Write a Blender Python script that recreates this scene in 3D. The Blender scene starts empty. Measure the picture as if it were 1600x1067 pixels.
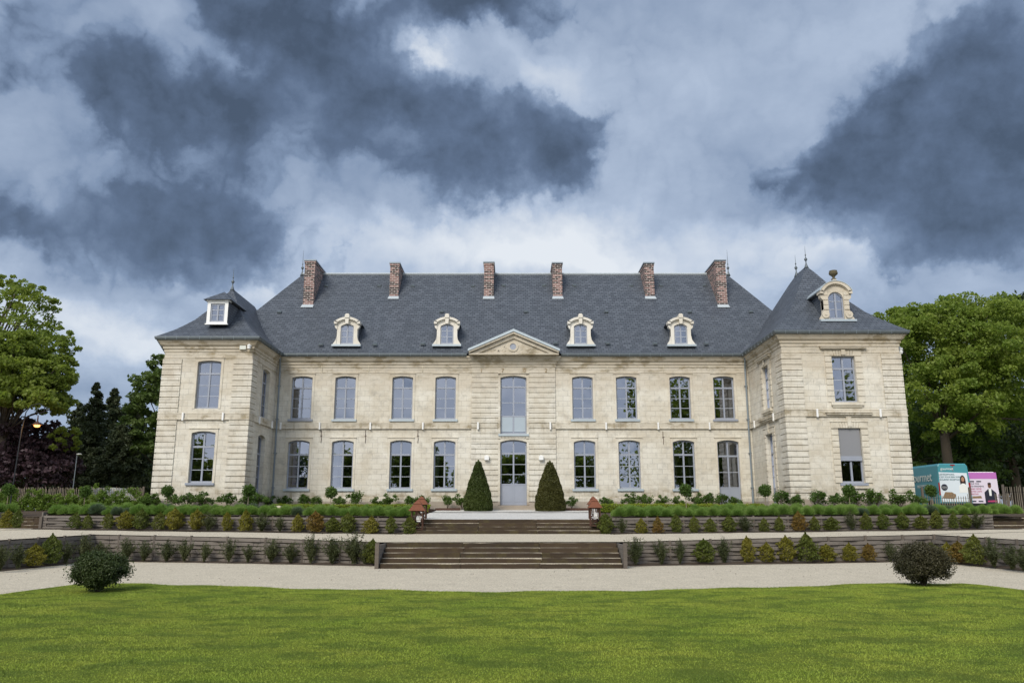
import bpy, math, random
import numpy as np
from mathutils import Vector, Matrix

R = math.radians
sc = bpy.context.scene
col = sc.collection
random.seed(7)
rng = np.random.default_rng(7)

# ------------------------------------------------------------------ camera
F = 1260.0
TH = math.atan(272 / 1260)
H = 1.62
cs, sn = math.cos(TH), math.sin(TH)
cam = bpy.data.cameras.new('camera')
cam.sensor_width = 36.0
cam.lens = 36.0 * F / 1600.0
cam.clip_end = 3000
cam.clip_start = 0.1
co = bpy.data.objects.new('camera', cam)
co.location = (0, 0, H)
co.rotation_euler = (R(90) + TH, 0, 0)
col.objects.link(co)
sc.camera = co

def at(px, py, Y):
    dx = (px - 800) / F; dy = (533.5 - py) / F
    yd = cs - dy * sn; zd = sn + dy * cs
    return dx * Y / yd, H + zd * Y / yd
def wx(px, py, Y): return at(px, py, Y)[0]
def wz(py, Y): return at(800, py, Y)[1]

# ------------------------------------------------------------------ view
sc.view_settings.view_transform = 'Standard'
sc.view_settings.look = 'None'
sc.view_settings.gamma = 1
sc.view_settings.exposure = 0.8
sc.render.engine = 'CYCLES'
sc.cycles.max_bounces = 8
sc.cycles.transparent_max_bounces = 12

# ------------------------------------------------------------------ node helper
class NT:
    def __init__(s, tree): s.t = tree; s.t.nodes.clear()
    def n(s, typ, **kw):
        nd = s.t.nodes.new(typ)
        for k, v in kw.items():
            if k.startswith('i_'):
                key = k[2:]
                key = int(key) if key.isdigit() else key.replace('_', ' ')
                s.set(nd.inputs[key], v)
            else: setattr(nd, k, v)
        return nd
    def set(s, inp, v):
        if isinstance(v, bpy.types.NodeSocket): s.t.links.new(v, inp)
        else: inp.default_value = v
    def m(s, op, a, b=0.0, c=None):
        nd = s.t.nodes.new('ShaderNodeMath'); nd.operation = op
        s.set(nd.inputs[0], a); s.set(nd.inputs[1], b)
        if c is not None: s.set(nd.inputs[2], c)
        return nd.outputs[0]
    def vm(s, op, a, b=None, scale=None):
        nd = s.t.nodes.new('ShaderNodeVectorMath'); nd.operation = op
        s.set(nd.inputs[0], a)
        if b is not None: s.set(nd.inputs[1], b)
        if scale is not None: s.set(nd.inputs['Scale'], scale)
        return nd.outputs[0]
    def noise(s, vec, scale, detail=4, rough=.55, out='Fac', dist=0.0):
        nd = s.n('ShaderNodeTexNoise'); s.set(nd.inputs['Vector'], vec)
        nd.inputs['Scale'].default_value = scale; nd.inputs['Detail'].default_value = detail
        nd.inputs['Roughness'].default_value = rough; nd.inputs['Distortion'].default_value = dist
        return nd.outputs[out]
    def ramp(s, fac, stops, interp='LINEAR'):
        nd = s.n('ShaderNodeValToRGB'); nd.color_ramp.interpolation = interp
        e = nd.color_ramp.elements
        while len(e) < len(stops): e.new(.5)
        for el, (p, c) in zip(e, stops):
            el.position = p
            el.color = (c, c, c, 1) if not isinstance(c, tuple) else (*c, 1)
        s.set(nd.inputs[0], fac)
        return nd.outputs[0]
    def mix(s, f, a, b, mode='MIX'):
        nd = s.n('ShaderNodeMix', data_type='RGBA', blend_type=mode)
        s.set(nd.inputs[0], f)
        for i, v in ((6, a), (7, b)):
            if isinstance(v, tuple) and len(v) == 3: v = (*v, 1)
            s.set(nd.inputs[i], v)
        return nd.outputs[2]
    def xyz(s, x, y, z):
        nd = s.n('ShaderNodeCombineXYZ')
        for i, v in enumerate((x, y, z)): s.set(nd.inputs[i], v)
        return nd.outputs[0]
    def sep(s, v):
        nd = s.n('ShaderNodeSeparateXYZ'); s.set(nd.inputs[0], v); return nd.outputs

def newmat(name):
    m = bpy.data.materials.new(name); m.use_nodes = True
    return m, NT(m.node_tree)
def finish(t, color, rough=.8, spec=.3, bump=None, bstr=.3, bdist=.02, metal=0.0, **kw):
    p = t.n('ShaderNodeBsdfPrincipled')
    if isinstance(color, tuple) and len(color) == 3: color = (*color, 1)
    t.set(p.inputs['Base Color'], color); t.set(p.inputs['Roughness'], rough)
    t.set(p.inputs['Specular IOR Level'], spec); t.set(p.inputs['Metallic'], metal)
    for k, v in kw.items(): t.set(p.inputs[k.replace('_', ' ')], v)
    if bump is not None:
        b = t.n('ShaderNodeBump'); b.inputs['Strength'].default_value = bstr; b.inputs['Distance'].default_value = bdist
        t.set(b.inputs['Height'], bump); t.t.links.new(b.outputs[0], p.inputs['Normal'])
    o = t.n('ShaderNodeOutputMaterial'); t.t.links.new(p.outputs[0], o.inputs[0])
    return p

# ------------------------------------------------------------------ world : storm sky
SUN_EL, SUN_ROT = R(38), R(205)      # sun behind the camera, to the left
w = bpy.data.worlds.new("World"); sc.world = w; w.use_nodes = True
t = NT(w.node_tree)
tc = t.n('ShaderNodeTexCoord')
D = t.vm('NORMALIZE', tc.outputs['Generated'])
n1 = t.noise(D, 2.6, 3, .5, 'Color'); n2 = t.noise(D, 8.0, 6, .6, 'Color')
wp = t.vm('ADD', t.vm('SCALE', t.vm('SUBTRACT', n1, (.5, .5, .5)), scale=.12),
          t.vm('SCALE', t.vm('SUBTRACT', n2, (.5, .5, .5)), scale=.13))
DW = t.vm('NORMALIZE', t.vm('ADD', D, wp))
sx_, sy_, sz_ = t.sep(DW)
az = t.m('ARCTAN2', sx_, sy_); el = t.m('ARCSINE', sz_)
def skydir(px, py):
    x, z = at(px, py, 1.0); z -= H
    return math.atan2(x, 1.0), math.atan2(z, math.hypot(x, 1.0))
def blobs(lst):
    acc = None
    for px, py, sx, sy, rot, amp in lst:
        a0, e0 = skydir(px, py)
        ca, sa = math.cos(R(-rot)), math.sin(R(-rot))
        da = t.m('SUBTRACT', az, a0); de = t.m('SUBTRACT', el, e0)
        u = t.m('MULTIPLY', t.m('ADD', t.m('MULTIPLY', da, ca), t.m('MULTIPLY', de, sa)), F / sx * .82)
        v = t.m('MULTIPLY', t.m('SUBTRACT', t.m('MULTIPLY', de, ca), t.m('MULTIPLY', da, sa)), F / sy * .80)
        r2 = t.m('ADD', t.m('MULTIPLY', u, u), t.m('MULTIPLY', v, v))
        g = t.m('MULTIPLY', t.m('EXPONENT', t.m('MULTIPLY', r2, -1.0)), amp)
        acc = g if acc is None else t.m('ADD', acc, g)
    return acc
DARK = [(350, 180, 170, 58, 0, .95), (560, 110, 130, 62, 32, 1.0), (735, 215, 140, 55, 14, 1.1), (870, 225, 65, 42, 10, .8), (760, 290, 55, 32, 0, .6),
        (120, 350, 180, 46, 0, .85), (340, 345, 140, 48, 6, .85), (30, 190, 120, 40, 0, .3), (770, 22, 130, 34, 0, 1.0), (430, 25, 90, 48, 10, .75), (90, 80, 110, 50, 0, .4),
        (1530, 190, 130, 105, 0, 1.1), (1400, 265, 110, 58, 10, .95), (1290, 255, 50, 30, 0, .6), (1490, 365, 150, 45, 4, .85), (1590, 60, 70, 60, 0, .9), (1410, 140, 45, 36, 0, .4)]
LIGHT = [(220, 190, 420, 200, 0, -.15), (1480, 200, 240, 170, 0, -.10), (800, -40, 900, 90, 0, -.08), (700, 375, 200, 36, 0, .30), (870, 350, 90, 40, 0, .22), (700, 90, 44, 26, 35, .36), (620, 230, 50, 22, 30, .16), (860, 130, 50, 30, 20, .20), (1010, 280, 130, 70, 0, .08),
         (1330, 60, 150, 45, 0, .12), (1300, 370, 80, 30, 0, .20), (90, 490, 190, 32, 3, .26), (290, 545, 170, 34, 0, .22), (440, 425, 110, 30, 0, .22), (980, 400, 220, 30, 0, .20), (250, 20, 60, 30, 0, .15), (1220, 440, 140, 36, 0, .12), (800, 440, 700, 40, 0, .07)]
ov = t.sep(D)
pz = t.m('ADD', t.m('MAXIMUM', ov[2], 0.0), .22)
plane = t.xyz(t.m('DIVIDE', ov[0], pz), t.m('DIVIDE', ov[1], pz), 3.7)
fb = t.noise(plane, 1.25, 7, .56, dist=.3); fb2 = t.noise(plane, 4.6, 7, .62)
fb3 = t.noise(D, 10.0, 10, .66)
# elsewhere in the sky (behind, overhead) the dark masses come from noise alone
away = t.m('MINIMUM', t.m('MAXIMUM', t.m('SUBTRACT', .35, ov[1]), 0.0), 1.0)
dk = t.m('ADD', blobs(DARK), t.m('MULTIPLY', away, t.m('SUBTRACT', fb, .38)))
def billow(sc_): return t.m('ABSOLUTE', t.m('SUBTRACT', t.m('MULTIPLY', t.noise(DW, sc_, 0, .5), 2.0), 1.0))
VR = t.m('ADD', t.m('MULTIPLY', billow(9.0), .5), t.m('ADD', t.m('MULTIPLY', billow(19.0), .3), t.m('MULTIPLY', billow(41.0), .2)))
dk = t.m('ADD', dk, t.m('MULTIPLY', t.m('SUBTRACT', .21, VR), 1.1))
dk = t.m('ADD', dk, t.m('ADD', t.m('MULTIPLY', t.m('SUBTRACT', fb3, .5), .95), t.m('MULTIPLY', t.m('SUBTRACT', fb2, .5), .5)))
mr = t.n('ShaderNodeMapRange', interpolation_type='SMOOTHSTEP'); t.set(mr.inputs[0], dk)
mr.inputs[1].default_value = .26; mr.inputs[2].default_value = .74
mr2 = t.n('ShaderNodeMapRange', interpolation_type='SMOOTHSTEP'); t.set(mr2.inputs[0], dk); mr2.inputs[1].default_value = .0; mr2.inputs[2].default_value = 1.5
DK = t.m('ADD', t.m('MULTIPLY', mr.outputs[0], .42), t.m('MULTIPLY', mr2.outputs[0], .58))
L = t.m('ADD', t.m('ADD', blobs(LIGHT), .57), t.m('ADD', t.m('MULTIPLY', t.m('SUBTRACT', fb, .5), .34), t.m('MULTIPLY', t.m('SUBTRACT', fb2, .5), .22)))
L = t.m('ADD', L, t.m('MULTIPLY', t.m('SUBTRACT', VR, .21), .18))
L = t.m('SUBTRACT', L, t.m('MULTIPLY', DK, t.m('ADD', .43, t.m('MULTIPLY', t.m('SUBTRACT', t.noise(D, 5.5, 9, .64), .5), 1.0))))
K = 2 ** -sc.view_settings.exposure
def k3(a, b, c): return (a * K, b * K, c * K)
cc = t.ramp(L, [(0.04, k3(.068, .098, .152)), (.22, k3(.118, .168, .265)), (.43, k3(.225, .303, .445)), (.66, k3(.45, .54, .69)), (.92, k3(.80, .845, .90))])
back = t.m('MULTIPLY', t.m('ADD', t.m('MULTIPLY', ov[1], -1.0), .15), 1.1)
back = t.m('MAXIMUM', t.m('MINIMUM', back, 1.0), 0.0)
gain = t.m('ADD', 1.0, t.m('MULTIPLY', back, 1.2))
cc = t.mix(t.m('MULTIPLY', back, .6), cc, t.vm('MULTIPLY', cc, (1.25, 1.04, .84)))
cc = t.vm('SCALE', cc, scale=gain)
cc = t.mix(t.m('LESS_THAN', ov[2], -.015), cc, (.05, .05, .04))
sky = t.n('ShaderNodeTexSky', sky_type='NISHITA', sun_disc=False)
sky.sun_elevation = SUN_EL; sky.sun_rotation = SUN_ROT
b1 = t.n('ShaderNodeBackground'); t.set(b1.inputs[0], sky.outputs[0]); b1.inputs[1].default_value = .08
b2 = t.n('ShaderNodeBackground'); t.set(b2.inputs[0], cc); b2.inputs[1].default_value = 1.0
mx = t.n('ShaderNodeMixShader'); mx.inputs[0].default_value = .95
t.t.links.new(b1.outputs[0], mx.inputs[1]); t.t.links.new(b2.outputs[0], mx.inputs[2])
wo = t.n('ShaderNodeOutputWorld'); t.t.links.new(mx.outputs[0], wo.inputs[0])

sl = bpy.data.lights.new('sun', 'SUN'); sl.energy = 1.7; sl.angle = R(24); sl.color = (1, .93, .82)
so = bpy.data.objects.new('sun', sl)
sd = Vector((math.sin(SUN_ROT) * math.cos(SUN_EL), math.cos(SUN_ROT) * math.cos(SUN_EL), math.sin(SUN_EL)))
so.rotation_euler = sd.to_track_quat('Z', 'Y').to_euler(); so.location = sd * 200
col.objects.link(so)

# ------------------------------------------------------------------ materials
M = {}
def geo_pos(t):
    g = t.n('ShaderNodeNewGeometry'); return g.outputs['Position'], g
def facade_uv(t):
    P, g = geo_pos(t); p = t.sep(P)
    n = t.sep(g.outputs['True Normal'])
    side = t.m('GREATER_THAN', t.m('ABSOLUTE', n[0]), .6)
    u = t.m('ADD', t.m('MULTIPLY', side, p[1]), t.m('MULTIPLY', t.m('SUBTRACT', 1.0, side), p[0]))
    return P, p, t.xyz(u, p[2], 0.0)

def stone(name, c1, c2, joints=True, grime=1.0, rows=.31):
    m, t = newmat(name)
    P, p, uv = facade_uv(t)
    br = t.n('ShaderNodeTexBrick', offset=.5)
    t.set(br.inputs['Vector'], t.vm('ADD', t.vm('ADD', uv, (.13, -2.14, 0)), t.vm('SCALE', t.vm('SUBTRACT', t.noise(P, 2.5, 3, .5, 'Color'), (.5, .5, .5)), scale=.03)))
    for k, v in (('Scale', 1.0), ('Mortar Size', .012), ('Mortar Smooth', .3), ('Bias', 0.0), ('Brick Width', .58), ('Row Height', rows)):
        br.inputs[k].default_value = v
    br.inputs['Color1'].default_value = (*c1, 1); br.inputs['Color2'].default_value = (*c2, 1)
    mort = tuple(x * .66 for x in c2); br.inputs['Mortar'].default_value = (*mort, 1)
    c = br.outputs['Color'] if joints else t.mix(t.noise(P, 1.7, 3), c1, c2)
    big = t.ramp(t.noise(P, .45, 4, .6), [(.38, 0.0), (.62, 1.0)])
    c = t.mix(t.m('MULTIPLY', big, .40), c, (.52, .455, .34))
    med = t.ramp(t.noise(P, .9, 6, .7), [(.52, 0.0), (.60, 1.0)])
    c = t.mix(t.m('MULTIPLY', med, .22 * grime), c, (.46, .40, .30))
    pale = t.ramp(t.noise(P, 1.1, 5, .65), [(.5, 0.0), (.66, 1.0)])
    c = t.mix(t.m('MULTIPLY', pale, .55), c, (.74, .71, .62))
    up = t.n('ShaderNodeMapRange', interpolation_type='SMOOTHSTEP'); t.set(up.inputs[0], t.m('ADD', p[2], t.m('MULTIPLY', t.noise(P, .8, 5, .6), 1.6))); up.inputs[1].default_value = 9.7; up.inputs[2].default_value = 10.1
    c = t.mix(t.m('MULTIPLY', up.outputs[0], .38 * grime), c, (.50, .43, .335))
    sv = t.vm('MULTIPLY', P, (.7, .7, 1.5))
    st = t.ramp(t.noise(sv, 1.4, 6, .7), [(.50, 0.0), (.70, 1.0)])
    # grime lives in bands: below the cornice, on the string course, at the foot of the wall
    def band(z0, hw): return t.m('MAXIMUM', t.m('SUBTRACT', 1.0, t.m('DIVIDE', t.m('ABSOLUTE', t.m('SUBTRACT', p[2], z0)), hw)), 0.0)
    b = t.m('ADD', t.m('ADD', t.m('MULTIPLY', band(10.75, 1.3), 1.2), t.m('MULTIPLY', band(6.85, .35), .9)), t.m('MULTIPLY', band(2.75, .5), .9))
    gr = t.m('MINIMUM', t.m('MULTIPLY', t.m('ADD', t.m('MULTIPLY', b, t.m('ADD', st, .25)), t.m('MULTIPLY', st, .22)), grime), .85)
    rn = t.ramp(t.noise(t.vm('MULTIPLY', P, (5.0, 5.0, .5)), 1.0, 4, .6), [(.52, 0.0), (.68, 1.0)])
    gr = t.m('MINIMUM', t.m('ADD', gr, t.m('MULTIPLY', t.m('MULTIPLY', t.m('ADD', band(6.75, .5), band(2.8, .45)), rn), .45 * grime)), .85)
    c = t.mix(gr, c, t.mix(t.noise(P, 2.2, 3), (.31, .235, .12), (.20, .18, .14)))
    gy_ = t.ramp(t.noise(P, 2.1, 7, .72), [(.53, 0.0), (.68, 1.0)])
    c = t.mix(t.m('MULTIPLY', gy_, .42 * grime), c, (.30, .285, .25))
    fine = t.noise(P, 14, 4, .6)
    c = t.mix(t.m('MULTIPLY', t.ramp(fine, [(.55, 0.0), (.75, 1.0)]), .3), c, (.33, .28, .2))
    # brownish sandstone foot courses
    ft = t.m('LESS_THAN', t.m('ADD', p[2], t.m('MULTIPLY', t.noise(P, 3, 2), .02)), 2.43)
    c = t.mix(t.m('MULTIPLY', ft, .7), c, (.24, .19, .15))
    h = t.m('ADD', t.m('MULTIPLY', fine, .4), t.m('MULTIPLY', t.m('SUBTRACT', 1.0, br.outputs['Fac']), .5 if joints else 0.0))
    finish(t, c, .9, .15, bump=h, bstr=.6, bdist=.015)
    return m
M['stone'] = stone('limestone_blocks', (.63, .595, .51), (.69, .66, .58))
M['trim'] = stone('limestone_trim', (.62, .575, .48), (.67, .63, .54), joints=False, grime=1.0)
M['dormer'] = stone('new_limestone', (.74, .71, .64), (.79, .77, .71), joints=False, grime=.25)

def slate():
    m, t = newmat('slate_tiles')
    P, p, uv = facade_uv(t)
    br = t.n('ShaderNodeTexBrick', offset=.5)
    t.set(br.inputs['Vector'], uv)
    for k, v in (('Scale', 1.0), ('Mortar Size', .014), ('Mortar Smooth', .3), ('Bias', -.1), ('Brick Width', .30), ('Row Height', .15)):
        br.inputs[k].default_value = v
    br.inputs['Color1'].default_value = (.068, .078, .094, 1); br.inputs['Color2'].default_value = (.110, .124, .146, 1)
    br.inputs['Mortar'].default_value = (.018, .021, .027, 1)
    big = t.noise(P, .35, 4, .6)
    c = t.mix(t.m('MULTIPLY', t.ramp(big, [(.4, 0.0), (.65, 1.0)]), .2), br.outputs['Color'], (.052, .062, .072))
    mo = t.ramp(t.noise(P, 3, 5, .7), [(.6, 0.0), (.72, 1.0)])
    c = t.mix(t.m('MULTIPLY', mo, .25), c, (.12, .125, .11))
    row = t.m('FRACT', t.m('DIVIDE', p[2], .15))
    h = t.m('SUBTRACT', 1.0, row)
    finish(t, c, .55, .4, bump=h, bstr=.9, bdist=.02)
    return m
M['slate'] = slate()

def bricks():
    m, t = newmat('chimney_brick')
    P, p, uv = facade_uv(t)
    br = t.n('ShaderNodeTexBrick', offset=.5)
    t.set(br.inputs['Vector'], uv)
    for k, v in (('Scale', 1.0), ('Mortar Size', .016), ('Mortar Smooth', .1), ('Bias', .0), ('Brick Width', .34), ('Row Height', .125)):
        br.inputs[k].default_value = v
    br.inputs['Color1'].default_value = (.17, .085, .075, 1); br.inputs['Color2'].default_value = (.28, .165, .145, 1)
    br.inputs['Mortar'].default_value = (.46, .41, .37, 1)
    wn = t.n('ShaderNodeTexWhiteNoise'); q = t.sep(uv)
    rw = t.m('FLOOR', t.m('DIVIDE', q[1], .125))
    cl = t.m('FLOOR', t.m('ADD', t.m('DIVIDE', q[0], .34), t.m('MULTIPLY', t.m('FLOORED_MODULO', rw, 2.0), .5)))
    t.set(wn.inputs['Vector'], t.xyz(cl, rw, 0.0))
    dk = t.m('MULTIPLY', t.m('GREATER_THAN', wn.outputs[0], .52), t.m('SUBTRACT', 1.0, br.outputs['Fac']))
    c = t.mix(dk, br.outputs['Color'], (.035, .022, .022))
    finish(t, c, .85, .2, bump=br.outputs['Fac'], bstr=-.4, bdist=.01)
    return m
M['brick'] = bricks()

def plain(name, c, rough=.6, var=.12, scale=3.0, spec=.3, metal=0.0, bump=0.0):
    m, t = newmat(name)
    P, g = geo_pos(t)
    n = t.noise(P, scale, 4, .6)
    a = tuple(x * (1 - var) for x in c); b = tuple(min(1, x * (1 + var)) for x in c)
    cc = t.mix(n, a, b)
    finish(t, cc, rough, spec, metal=metal, bump=n if bump else None, bstr=bump, bdist=.02)
    return m
M['zinc'] = plain('zinc', (.20, .235, .26), .45, .15, 2, .5, .3)
M['zinc_pale'] = plain('pale_zinc_flashing', (.42, .48, .51), .45, .12, 2, .5, .2)
M['gutter'] = plain('gutter_zinc', (.11, .13, .14), .45, .2, 3, .5, .3)
M['lead'] = plain('ridge_lead', (.42, .46, .48), .5, .1, 2)
M['joinery'] = plain('grey_painted_joinery', (.29, .315, .37), .5, .06, 4, .4)
M['joinery_lt'] = plain('light_grey_bars', (.42, .45, .50), .5, .06, 4, .4)
M['white'] = plain('white_paint', (.78, .78, .76), .5, .04, 4, .4)
M['offwhite'] = plain('offwhite_box', (.62, .64, .58), .5, .05, 4, .4)
M['iron'] = plain('dark_iron', (.03, .032, .036), .5, .2, 5, .4, .5)
M['rust'] = plain('rusty_steel', (.17, .066, .038), .85, .3, 9, .2, 0, .2)
M['rust_dark'] = plain('dark_rusty_steel', (.075, .04, .028), .85, .35, 9, .2)
M['inside'] = plain('room_inside', (.05, .045, .04), .9, .2, 1)
M['curtain'] = plain('pale_curtain', (.45, .46, .44), .9, .1, 6)
M['shutter'] = None
M['guard'] = plain('frosted_guard', (.36, .42, .47), .35, .05, 3, .5)
M['blue'] = plain('blue_screen', (.02, .02, .35), .6, .2, 3)
M['lightstone'] = plain('pale_block', (.60, .55, .42), .9, .15, 6)
M['numeral'] = plain('carved_numeral', (.33, .25, .15), .9, .2, 6)
M['mossurn'] = plain('mossy_stone', (.10, .085, .05), .9, .4, 9)

m, t = newmat('roller_shutter')
P, g = geo_pos(t); p = t.sep(P)
ln = t.m('FRACT', t.m('DIVIDE', p[2], .045))
finish(t, t.mix(ln, (.20, .205, .22), (.28, .285, .30)), .6, .3, bump=ln, bstr=.4, bdist=.01); M['shutter'] = m

m, t = newmat('window_glass')
P, g = geo_pos(t)
wv = t.noise(P, 1.3, 2, .5)
bp = t.n('ShaderNodeBump'); bp.inputs['Strength'].default_value = .045; bp.inputs['Distance'].default_value = .02
t.set(bp.inputs['Height'], wv)
gl = t.n('ShaderNodeBsdfGlossy'); gl.inputs['Roughness'].default_value = .01; gl.inputs['Color'].default_value = (.86, .90, 1, 1)
t.t.links.new(bp.outputs[0], gl.inputs['Normal'])
tr = t.n('ShaderNodeBsdfTransparent'); tr.inputs[0].default_value = (.72, .76, .74, 1)
fr = t.n('ShaderNodeFresnel'); fr.inputs[0].default_value = 2.3
fm = t.m('ADD', fr.outputs[0], .17)
mx = t.n('ShaderNodeMixShader'); t.set(mx.inputs[0], fm)
t.t.links.new(tr.outputs[0], mx.inputs[1]); t.t.links.new(gl.outputs[0], mx.inputs[2])
o = t.n('ShaderNodeOutputMaterial'); t.t.links.new(mx.outputs[0], o.inputs[0]); M['glass'] = m

def timber(name, base, dark, moss=0.0, sc_=1.0):
    m, t = newmat(name)
    P, g = geo_pos(t)
    s1 = t.noise(t.vm('MULTIPLY', P, (1.0, 3.0, 16.0)), 2.2 * sc_, 6, .65)
    s2 = t.noise(P, .9, 4, .6)
    c = t.mix(t.ramp(s1, [(.3, 0.0), (.7, 1.0)]), dark, base)
    c = t.mix(t.m('MULTIPLY', s2, .5), c, tuple(x * .72 for x in base))
    if moss:
        mo = t.ramp(t.noise(P, 2.6, 6, .7), [(.48, 0.0), (.66, 1.0)])
        c = t.mix(t.m('MULTIPLY', mo, moss), c, (.11, .095, .035))
    pi = t.n('ShaderNodeNewGeometry').outputs['Random Per Island']
    c = t.mix(t.m('MULTIPLY', pi, .4), c, tuple(x * .5 for x in base))
    ob = t.n('ShaderNodeObjectInfo').outputs['Random']
    c = t.mix(t.m('MULTIPLY', ob, .35), c, (base[0] * 1.35, base[1] * 1.22, base[2] * 1.1))
    finish(t, c, .9, .15, bump=s1, bstr=.5, bdist=.02)
    return m
M['plank'] = timber('weathered_planks', (.20, .185, .168), (.085, .077, .07))
M['sleeper'] = timber('tarred_sleepers', (.070, .052, .036), (.026, .020, .015), .55)
M['sleeper_top'] = timber('worn_sleeper_top', (.20, .17, .13), (.09, .075, .055), .3)
M['pale_post'] = timber('pale_fence_wood', (.27, .24, .19), (.13, .11, .085))
M['post'] = timber('brown_post', (.16, .14, .12), (.08, .068, .058))

def leafmat(name, c, c2, trans=.35, var=.5, rough=.55, nscale=.6):
    m, t = newmat(name)
    P, g = geo_pos(t)
    isl = g.outputs['Random Per Island']
    big = t.ramp(t.noise(P, nscale, 3, .6), [(.35, 0.0), (.65, 1.0)])
    cc = t.mix(big, c, c2)
    cc = t.mix(t.m('MULTIPLY', isl, var), cc, tuple(x * .45 for x in c))
    p = t.n('ShaderNodeBsdfPrincipled'); t.set(p.inputs['Base Color'], cc)
    p.inputs['Roughness'].default_value = rough; p.inputs['Specular IOR Level'].default_value = .3
    tl = t.n('ShaderNodeBsdfTranslucent'); t.set(tl.inputs[0], t.mix(.5, cc, (c2[0] * 1.3, c2[1] * 1.5, c2[2])))
    mx = t.n('ShaderNodeMixShader'); mx.inputs[0].default_value = trans
    t.t.links.new(p.outputs[0], mx.inputs[1]); t.t.links.new(tl.outputs[0], mx.inputs[2])
    o = t.n('ShaderNodeOutputMaterial'); t.t.links.new(mx.outputs[0], o.inputs[0])
    M[name] = m; return m
leafmat('chestnut_leaf', (.16, .23, .038), (.26, .32, .055), .45, .3)
leafmat('maple_leaf', (.165, .22, .038), (.26, .31, .055), .48, .3)
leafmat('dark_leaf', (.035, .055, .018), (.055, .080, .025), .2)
leafmat('purple_leaf', (.036, .020, .026), (.062, .036, .045), .15)
leafmat('conifer_leaf', (.042, .058, .026), (.075, .092, .040), .15)
leafmat('mid_leaf', (.085, .135, .032), (.13, .18, .045))
leafmat('hornbeam_leaf', (.12, .20, .028), (.19, .27, .042))
leafmat('rose_leaf', (.065, .125, .022), (.12, .19, .036))
leafmat('lavender_leaf', (.17, .28, .06), (.25, .36, .09), .4, .35)
leafmat('lavender_grey', (.11, .16, .09), (.14, .19, .11), .3, .45)
leafmat('box_leaf', (.20, .27, .025), (.30, .35, .035))
leafmat('yew_leaf', (.045, .068, .014), (.075, .10, .020), .15, .5)
leafmat('yew_leaf_brown', (.068, .070, .016), (.10, .095, .022), .15, .5)
leafmat('thuja_gold', (.20, .19, .022), (.25, .22, .035), .3, .6)
leafmat('thuja_green', (.10, .135, .022), (.16, .17, .03), .3, .55)
leafmat('thuja_rust', (.24, .13, .03), (.19, .15, .03), .3, .55)
leafmat('dark_yew', (.055, .068, .024), (.088, .098, .034), .2, .5)
leafmat('bush_green', (.045, .070, .024), (.075, .10, .030), .2, .5)
leafmat('bush_brown', (.060, .058, .030), (.10, .088, .045), .2, .5)
M['bark'] = timber('bark', (.11, .09, .07), (.045, .037, .03))
M['thinbark'] = plain('pale_stem', (.24, .20, .14), .9, .2, 6)

def gravel(name, c1, c2, gs=28):
    m, t = newmat(name)
    P, g = geo_pos(t)
    vo = t.n('ShaderNodeTexVoronoi'); t.set(vo.inputs['Vector'], P); vo.inputs['Scale'].default_value = gs
    cell = t.sep(vo.outputs['Color'])[0]
    c = t.mix(cell, c1, c2)
    ed = t.ramp(vo.outputs['Distance'], [(.25, 0.0), (.75, 1.0)])
    c = t.mix(t.m('MULTIPLY', ed, .55), c, tuple(x * .45 for x in c1))
    n = t.noise(P, 1.2, 5, .65)
    c = t.mix(t.m('MULTIPLY', t.ramp(n, [(.4, 0.0), (.7, 1.0)]), .32), c, tuple(x * .68 for x in c1))
    sp = t.ramp(t.noise(P, 9, 3, .5), [(.66, 0.0), (.72, 1.0)])
    c = t.mix(t.m('MULTIPLY', sp, .55), c, (.16, .13, .09))
    h = t.m('ADD', t.m('MULTIPLY', vo.outputs['Distance'], -.5), t.m('MULTIPLY', n, .5))
    finish(t, c, .9, .15, bump=h, bstr=.8, bdist=.03)
    M[name] = m
gravel('gravel', (.55, .485, .37), (.78, .70, .55))
gravel('white_gravel', (.62, .60, .56), (.78, .77, .73), 22)
m, t = newmat('soil'); P, g = geo_pos(t)
n = t.noise(P, 6, 6, .7)
finish(t, t.mix(n, (.045, .034, .025), (.12, .095, .075)), .95, .1, bump=n, bstr=.9, bdist=.05); M['soil'] = m
m, t = newmat('turf'); P, g = geo_pos(t)
n = t.noise(P, .55, 5, .6); n3 = t.noise(t.vm('MULTIPLY', P, (.8, 1.1, 1)), 1.5, 6, .65); n2 = t.noise(P, 30, 3, .6)
c = t.mix(t.ramp(n, [(.35, 0.0), (.65, 1.0)]), (.12, .165, .018), (.17, .195, .024))
c = t.mix(t.m('MULTIPLY', t.ramp(n3, [(.42, 0.0), (.62, 1.0)]), .55), c, (.05, .085, .012))
c = t.mix(t.m('MULTIPLY', n2, .5), c, (.06, .09, .014))
finish(t, c, .9, .1, bump=n2, bstr=.8, bdist=.03); M['turf'] = m
m, t = newmat('grass_blades'); P, g = geo_pos(t)
n = t.noise(P, .55, 5, .6); n3 = t.noise(t.vm('MULTIPLY', P, (.8, 1.1, 1)), 1.5, 6, .65)
c = t.mix(t.ramp(n, [(.35, 0.0), (.65, 1.0)]), (.215, .315, .034), (.30, .365, .048))
c = t.mix(t.m('MULTIPLY', t.ramp(n3, [(.50, 0.0), (.57, 1.0)]), .78), c, (.095, .165, .022))
c = t.mix(t.m('MULTIPLY', t.ramp(t.noise(P, .8, 6, .7), [(.56, 0.0), (.68, 1.0)]), .4), c, (.29, .30, .06))
c = t.mix(t.m('MULTIPLY', g.outputs['Random Per Island'], .35), c, (.26, .25, .07))
finish(t, c, .7, .2); M['blades'] = m

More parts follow.
